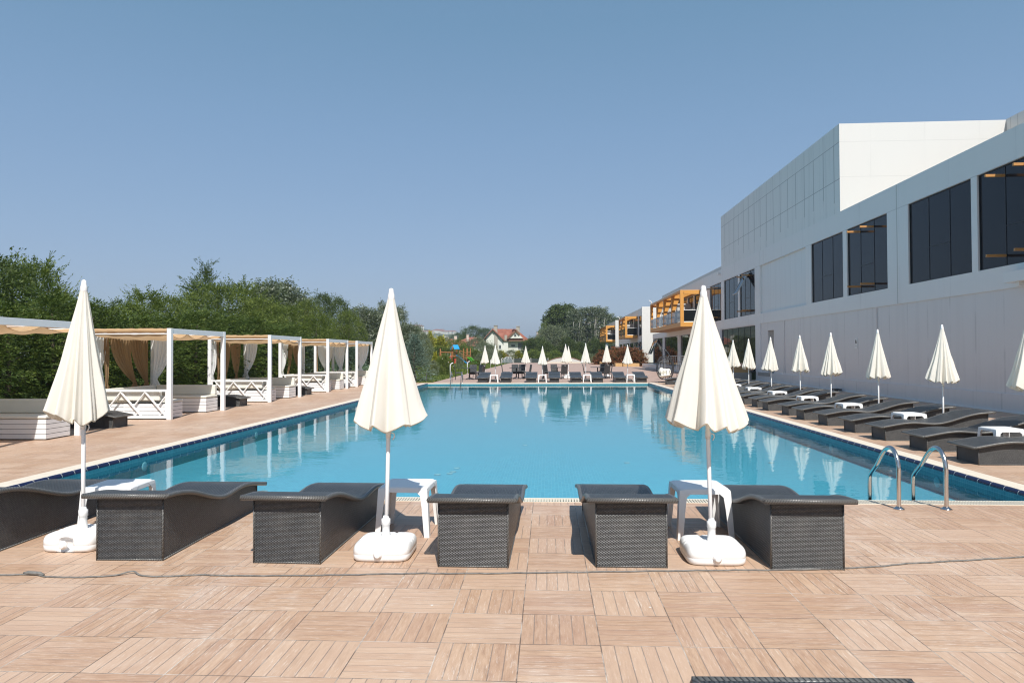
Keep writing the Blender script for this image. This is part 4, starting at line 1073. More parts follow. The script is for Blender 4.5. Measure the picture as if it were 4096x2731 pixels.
# ------------------------------------------------------------------ dining sets beyond the pool
def make_chair():
    r = thing('dining_chair', 'dark wicker dining chair', 'chair', group='dark wicker dining chairs')
    MB().box(-.23, .23, -.24, .22, .40, .46).build('seat', 'wicker', r, uvbox=True, bevel=.012)
    m = MB(); rot = Matrix.Rotation(R(-9), 3, 'X'); m.box(-.225, .225, .19, .235, .30, .92, rot, (0, .21, .42)); m.build('backrest', 'wicker', r, uvbox=True, bevel=.012)
    m = MB(); m.box(-.035, .035, .215, .28, .845, .875, rot, (0, .21, .42)); m.build('grip', 'divider', r)
    for sx in (-1, 1):
        for sy in (-1, 1): MB().tube([(sx * .20, sy * .20 - .01, .40), (sx * .215, sy * .235 + (.0), 0)], .018, 6).build('leg', 'charcoal', r)
    return r
CHR = make_chair(); cu = [False]
def make_dining():
    r = thing('dining_table', 'round dark dining table', 'table', group='round dark dining tables')
    MB().lathe([(.45, .0), (.47, .008), (.47, .022), (.45, .03)], 36).build('tabletop', 'charcoal', r).location = (0, 0, .70)
    MB().tube([(0, 0, .08), (0, 0, .70)], .035, 10).build('pedestal', 'charcoal', r, smooth=True)
    for k in range(4):
        a = PI / 4 + k * PI / 2; MB().tube([(0, 0, .12), (.18 * math.cos(a), .18 * math.sin(a), .08), (.34 * math.cos(a), .34 * math.sin(a), .012)], .022, 6).build('foot', 'charcoal', r)
    return r
DT = make_dining(); du = [False]
setn = ['leftmost', 'second', 'third', 'rightmost']
for i, (x, y, angs) in enumerate([(-4.86, 43.0, (185, 350, 80, 45)), (-1.98, 44.0, (178, 100, 5, 70)), (.62, 44.4, (185, 150, 100, -60)), (3.21, 44.6, (175, -50, 60, 0))]):
    place(DT, du, (x, y, 0), R(12 * i), 'round dark dining table of the %s dining set beyond the pool' % setn[i])
    for j, a in enumerate(angs):
        d = .66; cx, cy = x + d * math.cos(R(a)), y + d * math.sin(R(a))
        place(CHR, cu, (cx, cy, 0), R(a - 90 + [4, -7, 9, -3][j]), 'dark wicker chair at the %s dining table, %s side' % (setn[i], ['left', 'front', 'back', 'right'][[0, 1, 2, 3][j]] if not (i == 0 and 0) else ''))

# ------------------------------------------------------------------ bent lamp posts along the lawn edge
lp = thing('path_lamp', 'white bent-top path lamp', 'lamp post', group='white bent path lamps')
MB().tube([(0, 0, 0), (0, 0, .78), (.03, 0, .90), (.10, 0, .97), (.20, 0, 1.0)], .032, 10).build('post', 'white_metal', lp, smooth=True)
MB().lathe([(.06, 0), (.05, .012)], 12).build('base_plate', 'white_metal', lp)
lpu = [False]
for i, y in enumerate([46.5, 56.5, 68, 79.6, 98.5, 106.5, 115, 122.5]):
    place(lp, lpu, (-6.58, y, 0), 0, 'white bent-top lamp post along the lawn edge, %s counting from the pool' % ORD[i])
o = MB().slab([(0, 0), (.035, 0), (.035, .5), (0, .55)], 0, .03, 'y').build('marker_post', 'dark_plastic'); o.location = (-6.95, 39.3, 0)
tag(o, 'short grey marker post beside the blue spruce at the pool corner', 'post')

# ------------------------------------------------------------------ low pool cover, hangar, fence
o = thing('pool_enclosure', 'low arched translucent pool cover beyond the paving', 'pool cover', (2.9, 118, .15))
m = MB(); A_ = [(-3.1 + 6.2 * k / 24, .85 * math.sin(PI * k / 24) ** .8) for k in range(25)]
m.grid([[(x, y, z) for x, z in A_] for y in (0, 2.5, 5)]); m.add([(x, 0, z) for x, z in A_], [tuple(range(25))])
m.build('cover', 'rail_glass_pale' if 'rail_glass_pale' in MAT else 'divider', o)
q = MB().tube([(x, -.02, z) for x, z in A_], .06, 6); q.build('arch_rib', 'house_trim', o); MB().box(-3.3, 3.3, -.3, -.1, -.15, .02).build('kerb', 'coping', o)
tag(MB().box(-.5, 8.2, 112.5, 113, 0, .12).build('stone_kerb', 'coping', bevel=.02), 'pale stone kerb running before the arched pool cover', 'kerb')
o = thing('garden_tunnel', 'grey tarpaulin tunnel left of the far umbrellas', 'tunnel', (-6.9, 119, 0))
m = MB(); A_ = [(.95 * math.cos(PI * k / 14), 1.0 * math.sin(PI * k / 14) + .05) for k in range(15)]; m.grid([[(x, y, z) for x, z in A_] for y in (0, 1.5, 3)]); m.add([(x, 0, z) for x, z in A_], [tuple(range(15))])
m.build('cover', 'tarp', o, smooth=False); MB().tube([(x, -.02, z) for x, z in A_], .04, 6).build('hoop', 'divider', o)
o = thing('mesh_fence', 'low dark slatted fence behind the far paving', 'fence', (-5.9, 121, 0))
m = MB()
for k in range(60): m.box(k * .1, k * .1 + .07, 0, .03, 0, .78)
m.box(0, 6, .03, .05, .1, .75); m.build('slats', 'fence_dark', o)
for k in range(5): MB().box(k * 1.5 - .04, k * 1.5 + .04, -.03, .0, 0, .9).build('post', 'divider', o)

# ------------------------------------------------------------------ playground
o = thing('play_tower', 'wooden play tower with blue roof, blue slide and swing beam on the lawn', 'playground', (-14.4, 106, 0))
m = MB()
def wd(a, b, w=.12): MB().bar(a, b, w).build('timber', 'wood_orange', o)
for x, y in ((-.32, 0), (.32, 0), (-.32, .9), (.32, .9)): wd((x, y, 0), (x, y, 2.3), .13)
MB().box(-.4, .4, -.1, 1., 1.18, 1.27).build('platform', 'wood_orange', o)
m = MB()
for k in range(6): m.box(-.3 + k * .11, -.3 + k * .11 + .06, -.06, -.02, 1.27, 1.9)
m.box(-.38, .38, -.07, -.02, 1.9, 1.98); m.build('balustrade', 'wood_orange', o)
m = MB(); m.slab([(-.2, 2.95), (-.62, 2.30), (-.55, 2.27), (-.15, 2.87)], -.15, 1.1, 'y'); m.add([(-.2, -.15, 2.97), (.72, -.15, 2.97), (.98, -.15, 2.34), (.05, -.15, 2.34)], []) 
m.build('roof_side', 'blue_plastic', o)
m = MB(); m.add([(-.12, -.25, 2.98), (.62, -.1, 2.98), (.95, -.7, 2.36), (.12, -.85, 2.36), (-.12, -.21, 3.02), (.62, -.06, 3.02), (.95, -.66, 2.40), (.12, -.81, 2.40)],
      [(0, 1, 2, 3), (7, 6, 5, 4), (0, 1, 5, 4), (1, 2, 6, 5), (2, 3, 7, 6), (3, 0, 4, 7)]); m.build('roof', 'blue_plastic', o)
wd((-.3, -.3, 2.3), (-.1, -.2, 2.9), .1); wd((.0, 0, 2.3), (-.15, .3, 2.85), .1)
wd((-.32, 0, 1.86), (-2.15, 0, 1.92), .13); wd((-2.13, 0, 2.42), (-1.85, -.35, .1), .13); wd((-2.15, 0, 2.3), (-2.35, .5, .1), .13)
for x in (-1.35, -.95, -.55):
    MB().tube([(x, 0, 1.88), (x, 0, .75)], .022, 6).build('swing_rope', 'divider', o)
def slide(parent, p0, p1, w, mat):
    P = []
    for i in range(15):
        t = i / 14; z = p0[2] + (p1[2] - p0[2]) * (t - .06 * math.sin(2 * PI * t)); x = p0[0] + (p1[0] - p0[0]) * t; y = p0[1] + (p1[1] - p0[1]) * t
        P.append([(x, y - w / 2, z + .16), (x, y - w / 2 + .03, z), (x, y + w / 2 - .03, z), (x, y + w / 2, z + .16)])
    return MB().grid(P).build('slide', mat, parent, solid=.03)
slide(o, (.35, -.15, 1.35), (2.3, -1.0, .06), .55, 'blue_plastic')
slide(o, (-.45, .4, 1.2), (-.2, -.6, .5), .5, 'red_plastic'); MB().tube([(-.75, .3, 1.0), (-.5, .3, 1.25), (-.3, .2, 1.0)], .16, 10).build('tunnel', 'red_plastic', o)
MB().tube([(.1, .3, .9), (.2, .3, .5), (.15, .2, .1)], .2, 10).build('tube', 'red_plastic', o)
o = thing('climbing_frame', 'wooden climbing frame with rope bridge and green slide, right of the blue roof', 'playground', (-12.4, 106, 0))
for x, h in ((-1.1, 2.1), (-.5, 2.48), (.0, 2.48), (.1, 2.48), (.55, 2.48)): MB().bar((x, 0, .2 if x < 0 else 0), (x, 0, h), .12).build('timber', 'wood_orange', o)
for z in (1.25, 1.55, 1.95): MB().bar((-1.1, -.05, z + .2), (.0, -.05, z - .25), .07).build('timber', 'wood_orange', o)
for z in (.95, 1.85): MB().bar((.0, -.05, z), (.6, -.05, z), .08).build('timber', 'wood_orange', o)
m = MB()
for k in range(5): m.box(.1 + k * .1, .14 + k * .1, -.06, -.02, .95, 1.5)
m.build('balustrade', 'wood_orange', o); MB().box(-1.1, .6, -.1, .6, .86, .95).build('platform', 'wood_orange', o)
slide(o, (.1, -.3, 1.0), (1.3, -1.2, .1), .4, 'green_plastic'); slide(o, (.45, -.3, 1.0), (1.75, -1.2, .1), .4, 'green_plastic')
o = tag(MB().lathe([(.05, 0), (.32, .05), (.34, .22), (.18, .42), (.04, .48)], 16).build('spring_toy', 'red_plastic', smooth=True), 'small red orange play toy on the lawn left of the tower', 'play toy'); o.location = (-15.05, 105.5, 0)

# ------------------------------------------------------------------ houses
def gable(m, x0, x1, y0, y1, z0, z1, over=.4, axis='x', th=.18):
    """gabled roof, ridge along x or y"""
    if axis == 'x':
        ym = (y0 + y1) / 2
        m.slab([(y0 - over, z0 - .1), (ym, z1), (y1 + over, z0 - .1), (y1 + over, z0 - .1 + th), (ym, z1 + th), (y0 - over, z0 - .1 + th)], x0 - over, x1 + over, 'x')
    else:
        xm = (x0 + x1) / 2
        m.slab([(x0 - over, z0 - .1), (xm, z1), (x1 + over, z0 - .1), (x1 + over, z0 - .1 + th), (xm, z1 + th), (x0 - over, z0 - .1 + th)], y0 - over, y1 + over, 'y')
def hip(m, x0, x1, y0, y1, z0, z1, over=.5):
    a, b, c, d = x0 - over, x1 + over, y0 - over, y1 + over; rl = max(.3, (b - a) - (d - c)) / 2; xm = (a + b) / 2; ym = (c + d) / 2
    m.add([(a, c, z0), (b, c, z0), (b, d, z0), (a, d, z0), (xm - rl, ym, z1), (xm + rl, ym, z1)], [(0, 1, 5, 4), (1, 2, 5), (2, 3, 4, 5), (3, 0, 4), (3, 2, 1, 0)])
H = thing('villa', 'white two-storey house with steep red tiled roof and chimneys beyond the garden', 'house', (-9.5, 165, 0))
# local: x -5.6..+5, gabled left part and lower right part
wl = MB(); wl.slab([(-5.2, 0), (-1.2, 0), (-1.2, 5.1), (-3.55, 7.25), (-5.2, 5.3)], 0, 9, 'y'); wl.box(-1.2, 4.5, 1.2, 9, 0, 4.85)
wl.box(-1.2, .1, .2, 1.2, 0, 4.6)
W_ = wl.build('wall', 'house_wall', H)
for nm, x0, x1, z0, z1, yy in (('window', -.1 + .9, .8 + .9, 3.35, 4.05, 1.2), ('window', 2.45, 4.3, 2.75, 4.25, 1.2), ('window', -2.05, -1.6, 2.9, 3.7, 0), ('window', -4.6, -4.1, 3.2, 3.8, 0)):
    f = MB().box(x0 - .06, x1 + .06, yy - .06, yy + .05, z0 - .06, z1 + .06).build(nm, 'shutter', H); MB().box(x0, x1, yy - .075, yy - .03, z0, z1).build('pane', 'glass_house', f)
MB().box(.75, 1.8, 1.05, 1.16, 3.80, 4.12).build('shutter_box', 'shutter', H)
bl = MB().box(2.2, 4.6, .3, 1.2, 1.9, 2.05).build('balcony', 'house_wall', H)
m = MB()
for k in range(22): m.box(2.2 + k * .11, 2.25 + k * .11, .28, .33, 2.05, 2.55)
m.box(2.2, 4.6, .26, .36, 2.55, 2.65); m.build('railing', 'house_wall', bl)
rf = MB()
rf.slab([(-5.75, 4.95), (-3.55, 7.45), (-.9, 4.9), (-.9, 5.1), (-3.55, 7.68), (-5.9, 5.0)], -.6, 1.4, 'y')
a = rf.build('roof', 'roof', H)
MB().slab([(-5.9, 4.82), (-3.55, 7.36), (-.85, 4.75), (-.85, 4.93), (-3.55, 7.46), (-5.95, 4.92)], -.72, -.5, 'y').build('eaves', 'house_trim', a)
rf = MB(); rf.add([(-3.5, .9, 7.62), (1.9, .9, 7.55), (5.2, 0, 4.9), (-1.2, 0, 4.9), (-3.5, 5, 7.62), (1.9, 5, 7.55), (5.2, 10, 4.9), (-1.2, 10, 4.9), (5.2, 0, 4.72), (-1.2, 0, 4.72)],
   [(0, 1, 2, 3), (0, 4, 5, 1), (1, 5, 6, 2), (3, 2, 8, 9)])
b_ = rf.build('roof', 'roof', H)
MB().box(-1.25, 5.25, -.12, .0, 4.62, 4.88).build('eaves', 'house_trim', b_)
# dormer
dm = MB(); dm.slab([(.3, 5.3), (2.0, 6.95), (3.7, 5.3)], -.35, 2.0, 'y'); D_ = dm.build('dormer', 'house_wall', H)
for (xa, za), (xb, zb_) in (((.0, 5.35), (2.0, 7.2)), ((2.0, 7.2), (2.9, 6.2))): MB().bar((xa, -.5, za), (xb, -.5, zb_), .26, .5, (0, 0, 1)).build('eaves', 'house_trim', D_)
MB().bar((.1, .3, 5.6), (1.9, .3, 7.35), 2.0, .12, (0, 0, 1)).build('dormer_roof', 'roof', D_)
MB().box(1.6, 2.1, -.4, -.3, 5.7, 6.3).build('window', 'glass_house', D_)
for x, z0, z1 in ((-2.95, 6.6, 8.35), (2.45, 6.4, 8.15)):
    q = MB().box(x - .42, x + .42, .6, 1.5, z0, z1).build('chimney', 'stone', H); MB().box(x - .5, x + .5, .5, 1.6, z1, z1 + .12).build('cap', 'concrete', q)
MB().box(-.75, -.1, -.1, .4, 4.6, 6.1).build('chimney', 'stone', H); MB().box(-3.2, -2.4, -.25, .1, 1.0, 6.9).build('stone_stack', 'stone', H)
MB().lathe([(.45, .1), (.3, .03), (.02, 0)], 18).build('satellite_dish', 'white_plastic', H).location = (1.55, .3, 7.6)
H.children[-1].rotation_euler = (R(70), 0, R(-30))
MB().slab([(-1.3, 0), (.8, 0), (.5, 1.1), (-.1, 1.7), (-.9, 1.7), (-1.3, 1.1)], -4, -3, 'y').build('porch_roof', 'roof', H)
def villa(lb, c, w, d, hw, hr, chim=(), seed=0, pink=False, cat='house'):
    o = thing('villa', lb, cat, c)
    MB().box(-w / 2, w / 2, 0, d, 0, hw).build('wall', 'pink_wall' if pink else 'house_wall', o)
    m = MB(); hip(m, -w / 2, w / 2, 0, d, hw, hw + hr); m.build('roof', 'roof', o)
    for i, (x, s_) in enumerate(chim): 
        q = MB().box(x - .45 * s_, x + .45 * s_, .8, 1.7, hw + .2, hw + hr + .9 * s_).build('chimney', 'pink_wall' if i % 2 == 0 else 'house_wall', o)
        MB().box(x - .52 * s_, x + .52 * s_, .7, 1.8, hw + hr + .9 * s_, hw + hr + 1.05 * s_).build('cap', 'concrete', q)
    for k in range(2):
        x = -w / 4 + k * w / 2; MB().box(x - .5, x + .5, -.03, .02, hw - 1.4, hw - .4).build('window', 'glass_house', o)
    return o
villa('red hip-roofed house left of the white villa, widest roof', (-24.6, 220, 0), 11, 9, 4.9, 2.2, ((-1, .8),))
villa('red-roofed house behind the blue play tower with a pale chimney', (-30.5, 214, 0), 7.5, 8, 4.7, 1.7, ((1.8, .9), (-1.6, .8)), pink=True)
villa('low red-roofed house with a peach chimney above the golden bushes', (-35.2, 232, 0), 8.5, 8, 5.0, 1.2, ((1.3, 1.1),), pink=True)
villa('red-roofed house with white walls in front of the widest roof', (-25.0, 205, 0), 7, 6, 3.9, 1.6)
villa('red-roofed house half hidden right of the white villa', (-2.6, 190, 0), 8, 8, 4.2, 2.2, ((.2, 1.2),))
# hillside
HP = [(-1500, 40), (-600, 60), (-330, 66), (-290, 60), (-250, 53), (-205, 46), (-180, 43), (-140, 34), (-90, 16), (-40, 4), (0, 0), (1500, 0)]
def hillz(x, y):
    h = float(np.interp(x * 1500 / max(y, 1200), [a for a, b in HP], [b for a, b in HP])); t = min(1, max(0, (y - 850) / 650)); h *= t * t * (3 - 2 * t)
    if y > 1800: h *= max(0, 1 - (y - 1800) / 500)
    return -1 + max(0, h + (2.5 * noise.noise(Vector((x * .012, y * .006, 2))) if h > 3 else 0))
m = MB(); P = []
for i in range(36):
    y = 820 + i * 42; P.append([(x, y, hillz(x, y)) for x in [-1500 + k * 22 for k in range(90)]])
tag(m.grid(P).build('hill', 'hill', smooth=True), kind='structure')
hp = thing('hillside_block', 'white apartment block', 'building', group='white blocks on the far hillside')
m = MB(); m.box(-7, 7, 0, 8, -3, 6.5); m.build('wall', 'house_wall', hp)
m = MB(); hip(m, -7, 7, 0, 8, 6.5, 8.3); m.build('roof', 'roof', hp)
m = MB()
for r_ in range(2):
    for k in range(5): m.box(-6 + k * 2.6, -4.8 + k * 2.6, -.1, .05, .8 + r_ * 3, 2.5 + r_ * 3)
m.build('windows', 'glass_house', hp, fix=True)
hpu = [False]
for i, (px, py) in enumerate([(290, 385), (345, 385), (385, 390), (440, 465), (475, 465), (520, 468), (560, 462), (600, 468), (690, 450), (730, 440), (775, 452), (815, 440), (850, 470), (885, 475), (925, 470), (965, 470), (1010, 468), (1042, 468)]):
    Y = 1500 - 20 * (i % 3); p = at(px, py, Y, 'c1')
    # where the sight line meets the hill
    d = ray(px, py, 'c1'); t = 700 / d.y
    while t * d.y < 2000:
        q = CAM + d * t
        if q.z < hillz(q.x, q.y): break
        t += 4 / d.y
    q = CAM + d * t if t * d.y < 1990 else p
    s_ = q.y / 1500 * (1.3 if i < 3 else .9)
    place(hp, hpu, (q.x, q.y, min(q.z, hillz(q.x, q.y) + 2)), R((i * 37) % 25 - 12), 'white red-roofed block on the far hillside, %s from the left' % ORD[i], s_)

# ------------------------------------------------------------------ trees and shrubs
def quads_mesh(name, V, UV, mat, parent=None):
    """V (n,4,3) leaf quads with one random value per leaf in the UV map"""
    n = len(V); me = bpy.data.meshes.new(name)
    me.vertices.add(n * 4); me.vertices.foreach_set('co', V.reshape(-1).astype(np.float32))
    me.loops.add(n * 4); me.loops.foreach_set('vertex_index', np.arange(n * 4, dtype=np.int32))
    me.polygons.add(n); me.polygons.foreach_set('loop_start', np.arange(0, n * 4, 4, dtype=np.int32)); me.polygons.foreach_set('loop_total', np.full(n, 4, dtype=np.int32))
    uvl = me.uv_layers.new(name='uv'); u = np.repeat(UV, 4); uvl.data.foreach_set('uv', np.stack([u, u], 1).reshape(-1).astype(np.float32))
    me.update(calc_edges=True); me.materials.append(MAT[mat])
    o = bpy.data.objects.new(name, me); col.objects.link(o)
    if parent is not None: o.parent = parent
    return o
def unit(a): return a / np.maximum(np.linalg.norm(a, axis=-1, keepdims=True), 1e-9)
def shape_r(kind, t):
    """relative radius at height fraction t of the crown"""
    if kind == 'cone': return np.clip(1.08 * (1 - t) ** .8, .03, 1) * np.clip(t * 9 + .55, 0, 1)
    if kind == 'column': return np.clip(np.sin(np.pi * np.clip(t * .92 + .06, 0, 1)) ** .45, .05, 1)
    if kind == 'hedge': return np.clip(1.0 * (1 - t ** 3.2) ** .6, .12, 1)
    if kind == 'bush': return np.clip(np.sin(np.pi * np.clip(t * .8 + .2, 0, 1)) ** .6, .08, 1)
    return np.clip(np.sin(np.pi * np.clip(t * .93 + .05, 0, 1)) ** .62, .06, 1)
def crown(seed, kind, z0, h, r, nclump, per, leafl, leafw, csize, droop=0., spray=False, lump=.28, tips=.06):
    g = np.random.default_rng(seed)
    # clump centres: mostly near the outside, some within
    t = g.random(nclump); a = g.random(nclump) * 2 * np.pi
    f = np.where(g.random(nclump) < .72, .80 + .22 * g.random(nclump), np.sqrt(g.random(nclump)) * .8)
    lum = np.zeros(nclump); k1 = g.uniform(0, 6, 8)
    for i, (m_, q_) in enumerate(((2, 3.), (3, 5.), (5, 8.), (7, 13.))): lum += np.sin(m_ * a + k1[i] + q_ * t * (1 if i % 2 else -1)) * np.sin(q_ * t + k1[i + 4]) / (1 + .5 * i)
    rr = r * shape_r(kind, t) * f * (1 + lump * lum * .6)
    C = np.stack([rr * np.cos(a), rr * np.sin(a), z0 + h * t], 1)
    out = unit(np.stack([np.cos(a), np.sin(a), (t - .35) * 1.4], 1) + g.normal(0, .25, (nclump, 3)))
    stray = g.random(nclump) < tips; C[stray] += out[stray] * csize * 1.5
    val = g.random(nclump)
    n = nclump * per; ci = np.repeat(np.arange(nclump), per); o = out[ci]
    if spray:
        ax = unit(o + np.array([0, 0, -droop]) + g.normal(0, .15, (nclump, 3))[ci]); s_ = g.random(n)
        side = unit(np.cross(ax, np.array([0, 0, 1.]) + g.normal(0, .2, (n, 3)))); sg = np.where(g.random(n) < .5, -1, 1)[:, None]
        P = C[ci] + ax * ((s_ - .4) * csize * 2)[:, None] + side * sg * (.25 * csize * (1 - s_) * g.random(n))[:, None]
        P[:, 2] -= droop * csize * .6 * s_ ** 2
        D = unit(ax * .9 + side * sg * .65 + g.normal(0, .22, (n, 3)))
        Nn = unit(np.cross(D, side) + g.normal(0, .5, (n, 3)))
    else:
        P = C[ci] + g.normal(0, csize * .5, (n, 3)) * np.array([1, 1, .75])
        D = unit(o * .7 + g.normal(0, .75, (n, 3)) + np.array([0, 0, .15 - droop])); Nn = unit(np.array([0, 0, .8]) + o * .4 + g.normal(0, .6, (n, 3)))
    S = unit(np.cross(D, Nn)); L = leafl * g.uniform(.65, 1.3, n)[:, None]; W = leafw * g.uniform(.7, 1.25, n)[:, None]
    V = np.stack([P, P + D * L * .45 + S * W * .5, P + D * L, P + D * L * .45 - S * W * .5], 1)
    V[:, :, 2] = np.maximum(V[:, :, 2], .01)
    UV = np.clip(val[ci] * .55 + g.random(n) * .45, 0, 1)
    return V, UV
def trunk_mesh(seed, h, r0, spread, nl, zlo=.3, lean=0.):
    rnd = random.Random(seed); m = MB()
    pts = []; x = y = 0
    for i in range(7):
        t = i / 6; pts.append((x, y, h * t)); x += rnd.uniform(-.04, .04) * h * .5 + lean * h / 6; y += rnd.uniform(-.04, .04) * h * .5
    m.tube(pts, [r0 * (1 - .85 * i / 6) for i in range(7)], 8)
    for k in range(nl):
        t = zlo + (1 - zlo) * (k + rnd.random()) / nl * .9; j = min(5, int(t * 6)); b = Vector(pts[j]).lerp(Vector(pts[j + 1]), t * 6 - j)
        a = rnd.uniform(0, 2 * PI); ln = spread * rnd.uniform(.55, .9) * (1.1 - .6 * t)
        e = b + Vector((math.cos(a) * ln, math.sin(a) * ln, ln * rnd.uniform(.35, .8))); mid = b.lerp(e, .5) + Vector((0, 0, -.06 * ln))
        rr = r0 * (1 - .85 * t) * .55; m.tube([b, mid, e], [rr, rr * .6, rr * .15], 5)
    return m
TREES = {}
def tree(key, name, cat, mat, seed, kind, H, r, zf, ncl, per, ll, lw, cs, tr0=.09, nl=10, bark='bark', **kw):
    root = thing(name, name, cat)
    trunk_mesh(seed, H * (.9 if kind != 'bush' else .6), tr0, r, nl, .2 if kind != 'round' else .35).build('trunk', bark, root, smooth=True)
    V, UV = crown(seed, kind, H * zf, H * (1 - zf), r, ncl, per, ll, lw, cs, **kw); quads_mesh('crown', V, UV, mat, root)
    TREES[key] = (root, H, r, [False]); return root
tree('cypA', 'cypress_tree', 'conifer', 'leaf_cyp', 1, 'hedge', 3.3, 1.25, .0, 1250, 19, .095, .024, .20, droop=.25, spray=True, lump=.36, tips=.2)
tree('cypB', 'cypress_tree', 'conifer', 'leaf_cyp', 2, 'hedge', 3.3, 1.30, .0, 1250, 19, .095, .024, .21, droop=.3, spray=True, lump=.42, tips=.24)
tree('green', 'leafy_tree', 'tree', 'leaf_green', 3, 'round', 5, 1.9, .12, 1100, 16, .13, .042, .26, lump=.35, tips=.14)
tree('green2', 'leafy_tree', 'tree', 'leaf_green', 4, 'round', 5, 1.6, .10, 900, 18, .12, .036, .28, lump=.42, tips=.2, spray=True, droop=-.25)
tree('dark', 'leafy_tree', 'tree', 'leaf_dark', 5, 'round', 5, 1.8, .12, 900, 18, .13, .05, .28, lump=.38, tips=.12)
tree('silver', 'silver_poplar', 'tree', 'leaf_silver', 6, 'column', 6, 1.25, .12, 900, 16, .13, .075, .26, bark='birch', lump=.4, tips=.16)
tree('slim', 'slender_conifer', 'conifer', 'leaf_dark', 7, 'cone', 5, 1.0, .05, 500, 20, .12, .03, .28, spray=True, lump=.5, tips=.2)
tree('spruce', 'blue_spruce', 'conifer', 'leaf_blue', 8, 'cone', 2.8, 1.15, .0, 1500, 16, .075, .022, .15, spray=True, droop=-.1, lump=.16, tips=.14)
tree('gold', 'golden_conifer', 'conifer', 'leaf_gold', 9, 'cone', 2.6, .95, .0, 420, 18, .14, .05, .2, spray=True, droop=-.7, lump=.25)
tree('olive', 'grey_green_shrub', 'shrub', 'leaf_olive', 10, 'bush', 3.2, 1.9, .02, 700, 16, .17, .045, .3, lump=.35, tips=.15)
tree('bush', 'leafy_shrub', 'shrub', 'leaf_green', 11, 'bush', 2, 1.3, .0, 480, 16, .15, .05, .22, lump=.35, tips=.15)
tree('dbush', 'leafy_shrub', 'shrub', 'leaf_dark', 12, 'bush', 3, 1.9, .0, 600, 16, .2, .08, .32, lump=.35, tips=.12)
tree('red', 'photinia_shrub', 'shrub', 'leaf_red', 13, 'hedge', 2.0, .85, .0, 420, 18, .12, .06, .17, lump=.45, tips=.2)
tree('big', 'plane_tree', 'tree', 'leaf_dark', 14, 'round', 12, 3.8, .22, 1000, 14, .38, .30, .55, tr0=.3, lump=.4, tips=.12)
tree('poplar', 'white_poplar', 'tree', 'leaf_silver', 15, 'column', 11.5, 1.7, .10, 620, 15, .26, .15, .40, tr0=.20, nl=9, bark='birch', lump=.75, tips=.22)
def stems(seed, n, h, sp):
    rnd = random.Random(seed); m = MB()
    for k in range(n):
        a = -PI / 2 + rnd.uniform(-1.25, 1.25); tx, ty = math.cos(a) * sp * rnd.uniform(.5, 1.05), math.sin(a) * sp * rnd.uniform(.5, 1.05); hh = h * rnd.uniform(.6, .95)
        m.tube([(tx * t ** .8 + .1 * math.sin(t * 7 + k), ty * t ** .8, hh * t) for t in (0, .2, .4, .6, .8, 1)], [.11, .10, .085, .07, .05, .02], 6)
    return m
stems(3, 6, 11, 1.75).build('stem', 'birch', TREES['poplar'][0], smooth=True)
tree('willow', 'willow_tree', 'tree', 'leaf_olive', 16, 'round', 7.5, 3.2, .05, 1000, 14, .32, .09, .5, tr0=.2, lump=.3, droop=.2)
nam = {'cypA': 'conifers of the dark hedge', 'cypB': 'conifers of the dark hedge'}
def put(key, x, y, h, lb, r=None, rz=None, group=None):
    root, H, R0, used = TREES[key]; s_ = h / H; sr = s_ if r is None else r / R0
    return place(root, used, (x, y, 0), random.uniform(0, 6.28) if rz is None else rz, lb, (sr, sr, s_), group)
random.seed(5)
for i in range(17):
    put('cypA' if i % 2 else 'cypB', -13.15 + random.uniform(-.25, .25), 7.6 + i * 1.72, random.uniform(2.75, 3.2), 'dark green cypress in the hedge behind the cabanas, %s counting from the left edge' % ORD[i], 1.3, group='cypress hedge behind the cabanas')
